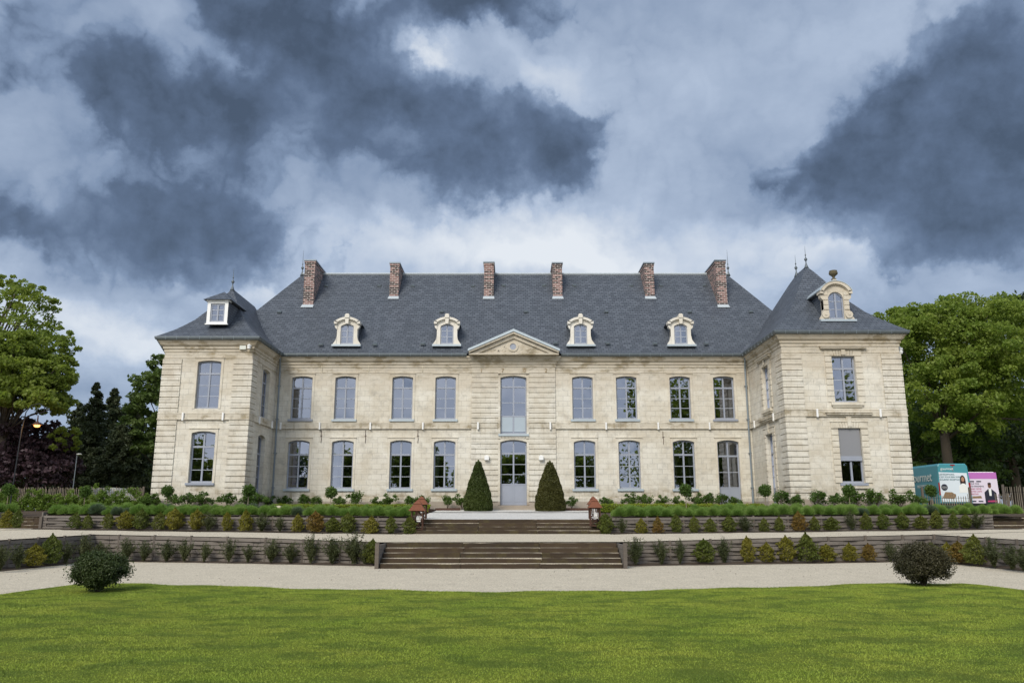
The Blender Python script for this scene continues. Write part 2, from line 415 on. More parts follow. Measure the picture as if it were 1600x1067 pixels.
# ------------------------------------------------------------------ mesh builder
def wl(o):
    v = Vector((0, 0, 0))
    while o is not None: v = v + Vector(o.location); o = o.parent
    return v
def tag(o, label=None, cat=None, group=None, kind=None):
    if label: o['label'] = label
    if cat: o['category'] = cat
    if group: o['group'] = group
    if kind: o['kind'] = kind
    return o
def thing(name, loc, label, cat, group=None):
    o = bpy.data.objects.new(name, None); o.empty_display_size = .3; o.location = loc
    col.objects.link(o); return tag(o, label, cat, group)
class MB:
    def __init__(s): s.v = []; s.f = []; s.mi = []; s.cur = 0
    def add(s, vs, fs):
        b = len(s.v); s.v += [tuple(v) for v in vs]
        for f in fs: s.f.append(tuple(b + i for i in f)); s.mi.append(s.cur)
        return s
    def box(s, x0, x1, y0, y1, z0, z1):
        x0, x1 = min(x0, x1), max(x0, x1); y0, y1 = min(y0, y1), max(y0, y1); z0, z1 = min(z0, z1), max(z0, z1)
        return s.add([(x0, y0, z0), (x1, y0, z0), (x1, y1, z0), (x0, y1, z0), (x0, y0, z1), (x1, y0, z1), (x1, y1, z1), (x0, y1, z1)],
                     [(0, 3, 2, 1), (4, 5, 6, 7), (0, 1, 5, 4), (1, 2, 6, 5), (2, 3, 7, 6), (3, 0, 4, 7)])
    def hexa(s, bot, top):
        return s.add(list(bot) + list(top), [(0, 3, 2, 1), (4, 5, 6, 7), (0, 1, 5, 4), (1, 2, 6, 5), (2, 3, 7, 6), (3, 0, 4, 7)])
    def quad(s, a, b, c, d): return s.add([a, b, c, d], [(0, 1, 2, 3)])
    def prism(s, pts, fn, d0, d1):   # pts (u,v), fn(u,v,d)
        n = len(pts)
        vs = [fn(u, v, d0) for u, v in pts] + [fn(u, v, d1) for u, v in pts]
        fs = [tuple(range(n)), tuple(range(2 * n - 1, n - 1, -1))] + [(i, i + n, (i + 1) % n + n, (i + 1) % n) for i in range(n)]
        return s.add(vs, fs)
    def tube(s, pts, rad, n=8, cap=True):
        pts = [Vector(p) for p in pts]
        if not hasattr(rad, '__len__'): rad = [rad] * len(pts)
        b = len(s.v); vs = []; up = None
        for i, p in enumerate(pts):
            d = (pts[min(i + 1, len(pts) - 1)] - pts[max(i - 1, 0)]).normalized()
            if up is None: up = Vector((0, 0, 1)) if abs(d.z) < .9 else Vector((1, 0, 0))
            a = d.cross(up).normalized(); c = a.cross(d).normalized(); up = c
            for k in range(n):
                th = 2 * math.pi * k / n
                vs.append(p + (a * math.cos(th) + c * math.sin(th)) * rad[i])
        fs = []
        for i in range(len(pts) - 1):
            for k in range(n):
                fs.append((i * n + k, i * n + (k + 1) % n, (i + 1) * n + (k + 1) % n, (i + 1) * n + k))
        if cap: fs.append(tuple(range(n - 1, -1, -1))); fs.append(tuple((len(pts) - 1) * n + k for k in range(n)))
        return s.add(vs, fs)
    def lathe(s, c, prof, n=16):
        vs = []; 
        for r, z in prof:
            for k in range(n):
                a = 2 * math.pi * k / n; vs.append((c[0] + r * math.cos(a), c[1] + r * math.sin(a), c[2] + z))
        fs = [(i * n + k, i * n + (k + 1) % n, (i + 1) * n + (k + 1) % n, (i + 1) * n + k) for i in range(len(prof) - 1) for k in range(n)]
        fs.append(tuple(range(n - 1, -1, -1))); fs.append(tuple((len(prof) - 1) * n + k for k in range(n)))
        return s.add(vs, fs)
    def build(s, name, mat, parent=None, smooth=False):
        off = wl(parent) if parent else Vector((0, 0, 0))
        me = bpy.data.meshes.new(name)
        me.from_pydata([(v[0] - off.x, v[1] - off.y, v[2] - off.z) for v in s.v], [], s.f)
        mats = mat if isinstance(mat, (list, tuple)) else [mat]
        for x in mats: me.materials.append(x)
        if len(mats) > 1: me.polygons.foreach_set('material_index', s.mi)
        if smooth: me.polygons.foreach_set('use_smooth', [True] * len(me.polygons))
        me.update()
        o = bpy.data.objects.new(name, me); col.objects.link(o)
        if parent: o.parent = parent
        return o
def np_mesh(name, V, n, mat, parent=None):
    """V: (k*n,3) vertices forming k separate n-gons"""
    off = wl(parent) if parent else Vector((0, 0, 0))
    V = np.asarray(V, dtype=np.float32) - np.array(off, dtype=np.float32)
    k = len(V) // n
    me = bpy.data.meshes.new(name)
    me.vertices.add(len(V)); me.vertices.foreach_set('co', V.ravel())
    me.loops.add(k * n); me.loops.foreach_set('vertex_index', np.arange(k * n, dtype=np.int32))
    me.polygons.add(k); me.polygons.foreach_set('loop_start', np.arange(0, k * n, n, dtype=np.int32))
    me.polygons.foreach_set('loop_total', np.full(k, n, dtype=np.int32))
    me.materials.append(mat); me.update(calc_edges=True)
    o = bpy.data.objects.new(name, me); col.objects.link(o)
    if parent: o.parent = parent
    return o
def copy_tree(o, parent=None, loc=None, rz=None, scale=None):
    c = o.copy(); col.objects.link(c)
    if parent is not None: c.parent = parent
    if loc is not None: c.location = loc
    if rz is not None: c.rotation_euler = (0, 0, rz)
    if scale is not None: c.scale = scale
    for ch in list(o.children): copy_tree(ch, c)
    return c
ORD = ['zeroth', 'first', 'second', 'third', 'fourth', 'fifth', 'sixth', 'seventh', 'eighth', 'ninth', 'tenth', 'eleventh', 'twelfth', 'thirteenth',
       'fourteenth', 'fifteenth', 'sixteenth', 'seventeenth', 'eighteenth', 'nineteenth', 'twentieth']
TENS = {2: 'twenty', 3: 'thirty', 4: 'forty', 5: 'fifty', 6: 'sixty'}
def ordn(i):
    if i <= 20: return ORD[i]
    return (TENS[i // 10] + '-' + ORD[i % 10]) if i % 10 else TENS[i // 10][:-1] + 'ieth'

# ------------------------------------------------------------------ terrain
def sheet(name, A, B, n, m, mat, kind='structure', jit=0.0, dz=0.0):
    """ruled grid between polylines A and B (lists of xyz, equal length)"""
    mb = MB(); A = [Vector(a) for a in A]; B = [Vector(b) for b in B]
    def samp(P, s):
        s = s * (len(P) - 1); i = min(int(s), len(P) - 2); return P[i].lerp(P[i + 1], s - i)
    vs = []
    for i in range(n + 1):
        a = samp(A, i / n); b = samp(B, i / n)
        for j in range(m + 1):
            p = a.lerp(b, j / m)
            z = p.z + dz + (random.uniform(-jit, jit) if 0 < j < m else 0)
            vs.append((p.x, p.y, z))
    fs = [(i * (m + 1) + j, (i + 1) * (m + 1) + j, (i + 1) * (m + 1) + j + 1, i * (m + 1) + j + 1) for i in range(n) for j in range(m)]
    mb.add(vs, fs)
    o = mb.build(name, mat, None, True); tag(o, kind=kind); return o

# plan of the sunken court: lower wall line (left to right) with top heights
LW = [(-17.4, 8.0, .78), (-16.5, 18.0, .82), (-15.8, 25.0, .88), (-15.5, 30.9, .94), (-9.2, 29.5, .86), (-4.45, 28.0, .75)]
RW = [(3.78, 28.0, .76), (9.5, 29.3, .86), (15.5, 30.7, .94), (15.85, 25.0, .88), (16.6, 18.0, .82), (17.6, 8.0, .78)]
# upper wall line
LU = [(-4.05, 33.7, 1.54), (-9.0, 34.3, 1.58), (-20.4, 36.0, 1.66)]
RU = [(3.85, 33.7, 1.56), (10.0, 34.4, 1.60), (20.9, 35.95, 1.68)]

lawn = MB()
# lawn slab ends under the gravel
def lawn_edge(x): return 18.15 + 2.2 * min(1, abs(x) / 9) ** 1.6 + .12 * math.sin(x * 1.7) + .07 * math.sin(x * 4.1)
tag(MB().quad((-400, -300, -.3), (400, -300, -.3), (400, 33.2, -.3), (-400, 33.2, -.3)).build('ground', M['soil']), kind='structure')
# lawn surface
def lawn_z(x, y): return .03 * math.sin(x * .5 + 1) * math.sin(y * .6)
xs = np.linspace(-11.0, 11.7, 120)
mbl = MB(); vs = []
ys_n = 60
EX = []
for x in xs:
    e = lawn_edge(x)
    tt_ = max(0.0, abs(x) - (10.0 if x < 0 else 10.7)); e = e - 14.0 * tt_ ** 4
    EX.append(e)
    for j in range(ys_n + 1):
        y = -60 + (e + 60) * (j / ys_n) ** .5
        k = min(1, (e - y) / 2)
        vs.append((x, y, .022 + k * lawn_z(x, y) * .6))
fs = [(i * (ys_n + 1) + j, (i + 1) * (ys_n + 1) + j, (i + 1) * (ys_n + 1) + j + 1, i * (ys_n + 1) + j + 1) for i in range(len(xs) - 1) for j in range(ys_n)]
mbl.add(vs, fs)
tag(mbl.build('lawn', M['turf'], None, True), kind='structure')
tag(MB().quad((-300, -300, .0), (300, -300, .0), (300, -59, .0), (-300, -59, .0)).build('far_lawn', M['turf']), kind='structure')
# grass blades on the lawn (denser near the camera)
NB = 840000
gx = rng.uniform(-13.5, 13.5, NB * 2); gy = 6.5 + 15.5 * rng.random(NB * 2) ** 1.0
ee = np.interp(gx, xs, EX) + rng.normal(0, .07, NB * 2)
keep = (gy < ee) & (gx > -11.0) & (gx < 11.7) & (np.abs(gx) < gy * .85 + 1.5)
gx, gy = gx[keep][:NB], gy[keep][:NB]
kk = np.minimum(1, np.maximum(0, (np.interp(gx, xs, EX) - gy) / 2))
gz = .018 + kk * .018 * np.sin(gx * .5 + 1) * np.sin(gy * .6)
nb = len(gx)
hh = rng.uniform(.008, .021, nb) * (1 + .25 * np.sin(gx * 2.1 + np.sin(gy * 1.7) * 2)); a = rng.uniform(0, 2 * np.pi, nb)
wd = rng.uniform(.003, .007, nb); ln_ = rng.uniform(0, .028, nb); la = rng.uniform(0, 2 * np.pi, nb)
V = np.zeros((nb, 3, 3), dtype=np.float32)
V[:, 0] = np.stack([gx - np.cos(a) * wd, gy - np.sin(a) * wd, gz], 1)
V[:, 1] = np.stack([gx + np.cos(a) * wd, gy + np.sin(a) * wd, gz], 1)
V[:, 2] = np.stack([gx + np.cos(la) * ln_, gy + np.sin(la) * ln_, gz + hh], 1)
o = np_mesh('grass', V.reshape(-1, 3), 3, M['blades']); tag(o, 'short mown green lawn grass in front of the gravel path', 'grass', kind='stuff')

# gravel of the court
def lwy(x):
    pts = [(p[0], p[1]) for p in (LW[3:] + RW[:3])]
    return float(np.interp(x, [p[0] for p in pts], [p[1] for p in pts]))
gxs = np.linspace(-15.5, 15.5, 63)
sheet('gravel_path', [(x, 16.0, -.035) for x in gxs], [(x, max(lwy(x), 28.0) + .2, .0) for x in gxs], 60, 12, M['gravel'], jit=.006)
sheet('gravel_path', [(-18.5, 5.0, .004), (-15.6, 31, .004)], [(-10.0, 5.0, -.04), (-10.5, 31, -.05)], 4, 4, M['gravel'])
sheet('gravel_path', [(10.5, 5.0, -.04), (11, 31, -.05)], [(18.8, 5.0, .004), (15.7, 31, .004)], 4, 4, M['gravel'])
def slab(line, z0, z1):
    n = len(line); mb = MB(); vs = [(x, y, z0) for x, y in line] + [(x, y, z1) for x, y in line]
    fs = [tuple(range(n, 2 * n)), tuple(range(n - 1, -1, -1))] + [(i, (i + 1) % n, (i + 1) % n + n, i + n) for i in range(n)]
    mb.add(vs, fs); return tag(mb.build('earth_bank', M['soil']), kind='structure')
slab([(-17.7, 8), (-16.8, 18), (-16.1, 25), (-15.7, 31.1), (-9.2, 29.75), (-4.45, 28.3), (3.78, 28.3), (9.5, 29.55), (15.7, 30.95), (16.1, 25), (16.9, 18), (17.9, 8), (90, 8), (90, 46), (-90, 46), (-90, 8)], -.35, .69)
slab([(-23.3, 37.7), (-20.2, 37.7), (-20.2, 43), (-23.3, 43)], .5, 1.585); slab([(20.9, 37.7), (24.4, 37.7), (24.4, 43), (20.9, 43)], .5, 1.60)
slab([(-250, 42.6), (250, 42.6), (250, 70), (-250, 70)], .0, 1.74)
slab([(-90, 39.9), (-23.0, 36.7), (-23.0, 37.9), (-20.5, 37.9), (-20.5, 36.3), (-9.0, 34.6), (-4.1, 34.6), (3.9, 34.6), (10, 34.7), (20.85, 36.2), (20.95, 37.9), (24.3, 37.9), (24.4, 36.8), (90, 39.9), (90, 46), (-90, 46)], .6, 1.38)
# planted soil strip at the foot of the lower walls
def strip(name, line, wdt, z, h=.06, mat='soil', side=1):
    A = []; B = []
    P = [Vector((p[0], p[1])) for p in line]
    for i, p in enumerate(P):
        d = (P[min(i + 1, len(P) - 1)] - P[max(i - 1, 0)]).normalized(); nrm = Vector((d.y, -d.x)) * side
        zz = z if not callable(z) else z(p.x, p.y)
        A.append((p.x - nrm.x * .05, p.y - nrm.y * .05, zz + h)); q = p + nrm * wdt; B.append((q.x, q.y, zz + .008))
    return sheet(name, A, B, 40, 6, M[mat], jit=.02)
strip('soil_bed', LW, .55, 0.0); strip('soil_bed', RW, .55, 0.0)

# middle terrace gravel
Aline = [LW[3], LW[4], LW[5], (-4.2, 28.05, .75), (3.6, 28.05, .76), RW[0], RW[1], RW[2]]
Bline = [(-20.6, 36.6, 1.08), (-9.0, 34.8, .96), (-4.4, 33.9, .92), (-3.9, 33.2, .91), (3.6, 33.2, .91), (4.2, 33.9, .92), (10.0, 34.8, .98), (21.8, 36.6, 1.08)]
sheet('terrace_gravel', Aline, Bline, 56, 8, M['gravel'], jit=.012)
sheet('terrace_gravel', [LW[0], LW[1], LW[2], LW[3]], [(-60, 8, .9), (-60, 18, .95), (-50, 28, 1.0), (-32, 38.2, 1.14)], 20, 8, M['gravel'], jit=.01, dz=.004)
sheet('terrace_gravel', [RW[5], RW[4], RW[3], RW[2]], [(60, 8, .9), (60, 18, .95), (50, 28, 1.0), (33, 38.2, 1.14)], 20, 8, M['gravel'], jit=.01, dz=.004)
sheet('terrace_gravel', [(-15.5, 30.9, .95), (-20.6, 36.6, 1.09)], [(-32, 38.2, 1.14), (-32, 38.2, 1.14)], 6, 6, M['gravel'], dz=.002)
sheet('terrace_gravel', [(15.5, 30.7, .95), (21.8, 36.6, 1.09)], [(33, 38.2, 1.14), (33, 38.2, 1.14)], 6, 6, M['gravel'], dz=.002)
# upper terrace : soil, then ground sheet to the horizon
LUX = [(-80, 39.4, 1.7), (-23.3, 36.4, 1.66)]
Ua = [(-300, 39.8, 1.75), (-80, 39.4, 1.72), (-24, 36.6, 1.62), (-22.95, 37.65, 1.60), (-20.45, 37.65, 1.60), LU[2], LU[1], LU[0], (-3.9, 34.8, 1.46), (3.6, 34.8, 1.46), RU[0], RU[1], RU[2], (20.95, 37.65, 1.60), (24.25, 37.65, 1.60), (25, 36.6, 1.64), (80, 39.4, 1.72), (300, 39.8, 1.75)]
Ub = [(-300, 43, 1.86), (-80, 43, 1.86), (-24, 43, 1.9), (-22.9, 43, 1.9), (-20.5, 43, 1.92), (-20, 43, 1.92), (-9, 47.9, 1.95), (-4.6, 47.9, 1.94), (-4.3, 47.9, 1.93), (4.2, 47.9, 1.93), (4.6, 47.9, 1.94), (10, 47.9, 1.95), (20.8, 43, 1.92), (21.0, 43, 1.92), (24.2, 43, 1.9), (25, 43, 1.9), (80, 43, 1.86), (300, 43, 1.86)]
sheet('terrace_soil', [tuple(p) for p in Ua], Ub, 136, 8, M['soil'], jit=.012, dz=-.03)
tag(MB().add([(-900, 42.5, 1.80), (900, 42.5, 1.80), (900, 1200, 2.0), (-900, 1200, 2.0)], [(0, 1, 2, 3)]).build('far_ground', M['turf']), kind='structure')
sheet('entrance_gravel', [(-4.15, 34.32, 1.475), (3.75, 34.32, 1.475)], [(-4.25, 47.5, 1.955), (4.75, 47.5, 1.955)], 14, 14, M['white_gravel'], jit=.008)

# ------------------------------------------------------------------ timber retaining walls
def plank_wall(line, zb, label, group, off_z=0.04, courses=6, post_step=1.5):
    P = [Vector(p) for p in line]
    c = P[len(P) // 2]
    root = thing('timber_wall', (c.x, c.y, 0), label, 'retaining wall', group)
    cum = [0]
    for i in range(1, len(P)): cum.append(cum[-1] + (P[i].xy - P[i - 1].xy).length)
    T = cum[-1]
    def pos(s):
        i = max(0, min(len(P) - 2, next((k for k in range(len(cum) - 1) if s <= cum[k + 1]), len(P) - 2)))
        f = (s - cum[i]) / (cum[i + 1] - cum[i]); p = P[i].lerp(P[i + 1], f)
        d = (P[i + 1] - P[i]).xy.normalized(); return p, Vector((d.y, -d.x))
    mb = MB(); step = .3
    N = int(T / step)
    for k in range(courses):
        s0 = -random.uniform(0, 1.2)
        while s0 < T:
            L_ = random.uniform(1.6, 2.6); s1 = min(s0 + L_, T); a0 = max(0, s0)
            nseg = max(2, int((s1 - a0) / .25))
            vs = []; jz = random.uniform(-.008, .008)
            for j in range(nseg + 1):
                s = a0 + (s1 - a0) * j / nseg
                p, nr = pos(s)
                zt = p.z - .015; z0 = zb(p.x, p.y); hgt = (zt - z0) / courses
                bow = .045 * math.sin(s * math.pi / (post_step * .5) + (k % 2) * math.pi)
                q = p.xy + nr * (.03 + bow)
                for dd, zz in ((.0, z0 + hgt * k + .011 + jz), (.028, z0 + hgt * k + .011 + jz), (.028, z0 + hgt * (k + 1) - .011 + jz), (.0, z0 + hgt * (k + 1) - .011 + jz)):
                    vs.append((q.x + nr.x * dd, q.y + nr.y * dd, zz))
            fs = [(j * 4 + a, j * 4 + (a + 1) % 4, j * 4 + 4 + (a + 1) % 4, j * 4 + 4 + a) for j in range(nseg) for a in range(4)]
            fs += [(3, 2, 1, 0), tuple(nseg * 4 + a for a in range(4))]
            mb.add(vs, fs); s0 = s1 + .012
    mb.build('planks', M['plank'], root)
    # dark backing earth board
    bb = MB()
    for i in range(len(P) - 1):
        a, b = P[i], P[i + 1]; d = (b - a).xy.normalized(); nr = Vector((d.y, -d.x))
        bb.hexa([(a.x - nr.x * .10, a.y - nr.y * .10, zb(a.x, a.y) - .1), (b.x - nr.x * .10, b.y - nr.y * .10, zb(b.x, b.y) - .1), (b.x - nr.x * .02, b.y - nr.y * .02, zb(b.x, b.y) - .1), (a.x - nr.x * .02, a.y - nr.y * .02, zb(a.x, a.y) - .1)],
                [(a.x - nr.x * .10, a.y - nr.y * .10, a.z - .02), (b.x - nr.x * .10, b.y - nr.y * .10, b.z - .02), (b.x - nr.x * .02, b.y - nr.y * .02, b.z - .02), (a.x - nr.x * .02, a.y - nr.y * .02, a.z - .02)])
    bb.build('backing_board', M['sleeper'], root)
    s = .15
    while s < T:
        p, nr = pos(s); z0 = zb(p.x, p.y)
        d = Vector((-nr.y, nr.x)); q = p.xy + nr * .0; w_ = .035
        mbp = MB(); ph = .012 + random.uniform(0, .02)
        c4 = [q + d * w_ + nr * .07, q - d * w_ + nr * .07, q - d * w_, q + d * w_]
        mbp.hexa([(v.x, v.y, z0 - .05) for v in c4], [(v.x, v.y, p.z + ph) for v in c4]).build('post', M['post'], root)
        s += post_step + random.uniform(-.06, .06)
    return root
G1 = 'woven plank retaining walls of the terraces'
zlow = lambda x, y: 0.02
def zmid(x, y): return .91 + max(0, (y - 33.7)) * .07
# wall normals face the viewer: lines must run left->right
plank_wall(LW, zlow, 'long low woven plank wall left of the lower steps, turning forward at the far left', G1)
plank_wall(RW, zlow, 'long low woven plank wall right of the lower steps, turning forward at the far right', G1)
plank_wall(LU[::-1], zmid, 'upper plank wall under the lavender bed left of the rusty lanterns', G1, courses=5)
plank_wall(RU, zmid, 'upper plank wall under the lavender bed right of the rusty lanterns', G1, courses=5)
plank_wall([(-60, 38.5, 1.72), (-22.9, 36.5, 1.66)], lambda x, y: 1.1, 'short plank wall at the far left edge beyond the side steps', G1, courses=5)
plank_wall([(24.4, 36.45, 1.66), (60, 38.5, 1.72)], lambda x, y: 1.1, 'short plank wall at the far right edge beyond the side steps', G1, courses=5)

# ------------------------------------------------------------------ sleeper steps
def sleeper_steps(name_label, x0, x1, y0, z0, nris, rise, tread, group, splits=(1 / 3, 2 / 3), posts=True):
    root = thing('timber_steps', ((x0 + x1) / 2, y0, z0), name_label, 'steps', group)
    for k in range(nris):
        cuts = [x0] + [x0 + (x1 - x0) * s + random.uniform(-.05, .05) for s in splits] + [x1]
        for a, b in zip(cuts[:-1], cuts[1:]):
            jy = random.uniform(-.02, .02); jz = random.uniform(-.012, .012); tl = random.uniform(-.012, .012)
            yy = y0 + k * tread + jy; zb_ = z0 + k * rise - (.06 if k == 0 else .012); zt = z0 + (k + 1) * rise - .01 + jz
            n = 9; vs = []; fs = []
            for i in range(n + 1):
                x = a + .008 + (b - a - .016) * i / n
                e = [random.uniform(-.008, .008) for _ in range(4)]
                tz = tl * (i / n - .5) * 2
                vs += [(x, yy + e[0], zb_), (x, yy + e[1], zt - .02 + e[1] + tz), (x, yy + .02, zt + e[2] + tz), (x, yy + .13, zt + e[3] + tz), (x, yy + .13, zb_)]
            for i in range(n):
                for j in range(5):
                    fs.append((i * 5 + j, i * 5 + (j + 1) % 5, (i + 1) * 5 + (j + 1) % 5, (i + 1) * 5 + j))
            fs += [(4, 3, 2, 1, 0), tuple(n * 5 + j for j in range(5))]
            MB().add(vs, fs).build('sleeper', M['sleeper'], root)
    g = MB()
    for k in range(nris):
        zt = z0 + (k + 1) * rise - .004 - .001 * k
        g.box(x0, x1, y0 + k * tread + .12, y0 + (k + 1) * tread + (.14 if k < nris - 1 else .5), z0 - .1, zt)
    g.build('gravel_tread', M['gravel'], root)
    if posts:
        yb = y0 + nris * tread
        for sx, s in ((x0 - .07, -1), (x1 + .07, 1)):
            MB().box(sx - .06, sx + .06, y0 - .12, y0 - .02, z0 - .05, z0 + nris * rise + .04).build('post', M['post'], root)
            sb = MB()
            for k in range(5):
                sb.box(sx - .03, sx + .03, y0 - .02, yb, z0 + k * .15 - .03, z0 + k * .15 + .115)
            sb.build('side_boards', M['plank'], root)
    return root
G2 = 'flights of timber sleeper steps'
sleeper_steps('wide five riser sleeper steps between the two lower plank walls', -4.18, 3.49, 26.3, 0, 5, .148, .36, G2)
sleeper_steps('wide four riser sleeper steps between the rusty lanterns', -3.92, 3.55, 33.15, .905, 4, .143, .33, G2, splits=(.34, .66), posts=False)
sleeper_steps('narrow sleeper steps cut into the bank at the far right', 21.0, 24.25, 36.0, 1.06, 3, .16, .55, G2, splits=(.6,), posts=False)
sleeper_steps('narrow sleeper steps with a dark side board at the far left', -22.8, -20.55, 36.0, 1.06, 3, .16, .55, G2, splits=(.6,), posts=True)

# ------------------------------------------------------------------ the manor house
BX = (0, 48.0, 1.9)
house = thing('manor_house', BX, 'long pale limestone country house with slate roofs, six brick chimneys and two wings', 'house')
Y0, YL, YR = 48.0, 43.3, 41.8
XL0, XL1, XR0, XR1 = -19.0, -14.2, 14.25, 20.47
ZB, ZC = 1.75, 10.62
class Plane:
    def __init__(s, kind, c): s.k = kind; s.c = c
    def __call__(s, u, v, d):    # d positive = into the wall
        if s.k == 'F': return (u, s.c + d, v)
        if s.k == 'E': return (s.c - d, u, v)      # faces +X
        if s.k == 'W': return (s.c + d, u, v)      # faces -X
        if s.k == 'B': return (u, s.c - d, v)
def pbox(mb, P, u0, u1, v0, v1, d0, d1):
    a = P(u0, v0, d0); b = P(u1, v1, d1); return mb.box(a[0], b[0], a[1], b[1], a[2], b[2])
def arc(u0, u1, v1, rise, n=10):
    hw = (u1 - u0) / 2; uc = (u0 + u1) / 2
    if rise <= 0: return [(u0, v1), (u1, v1)]
    Rr = (hw * hw + rise * rise) / (2 * rise); vc = v1 - Rr; a0 = math.asin(min(1, hw / Rr))
    return [(uc + Rr * math.sin(-a0 + 2 * a0 * i / n), vc + Rr * math.cos(-a0 + 2 * a0 * i / n)) for i in range(n + 1)]
def wall_holes(mb, P, u0, u1, v0, v1, holes, dep=.24):
    us = sorted({u0, u1, *[h[0] for h in holes], *[h[1] for h in holes]})
    vs = sorted({v0, v1, *[h[2] for h in holes], *[h[3] for h in holes]})
    for i in range(len(us) - 1):
        for j in range(len(vs) - 1):
            cu, cv = (us[i] + us[i + 1]) / 2, (vs[j] + vs[j + 1]) / 2
            if any(h[0] < cu < h[1] and h[2] < cv < h[3] for h in holes): continue
            mb.quad(P(us[i], vs[j], 0), P(us[i + 1], vs[j], 0), P(us[i + 1], vs[j + 1], 0), P(us[i], vs[j + 1], 0))
    for h in holes:
        a, b, c, d, rise = h
        A = arc(a, b, d, rise)
        if rise > 0:
            for (p, q) in zip(A[:-1], A[1:]): mb.quad(P(p[0], p[1], 0), P(q[0], q[1], 0), P(q[0], d, 0), P(p[0], d, 0))
        loop = [(a, c)] + A + [(b, c)]
        for p, q in zip(loop, loop[1:] + loop[:1]): mb.quad(P(*p, 0), P(*q, 0), P(*q, dep), P(*p, dep))
def arcstrip(mb, P, u0, u1, v1, rise, th, d0, d1, n=10):
    if rise <= 0: pbox(mb, P, u0, u1, v1 - th, v1, d0, d1); return
    A = arc(u0, u1, v1, rise, n); B = [(u, v - th) for u, v in A]
    for i in range(n):
        pts = [A[i], A[i + 1], B[i + 1], B[i]]
        mb.prism(pts, P, d0, d1)

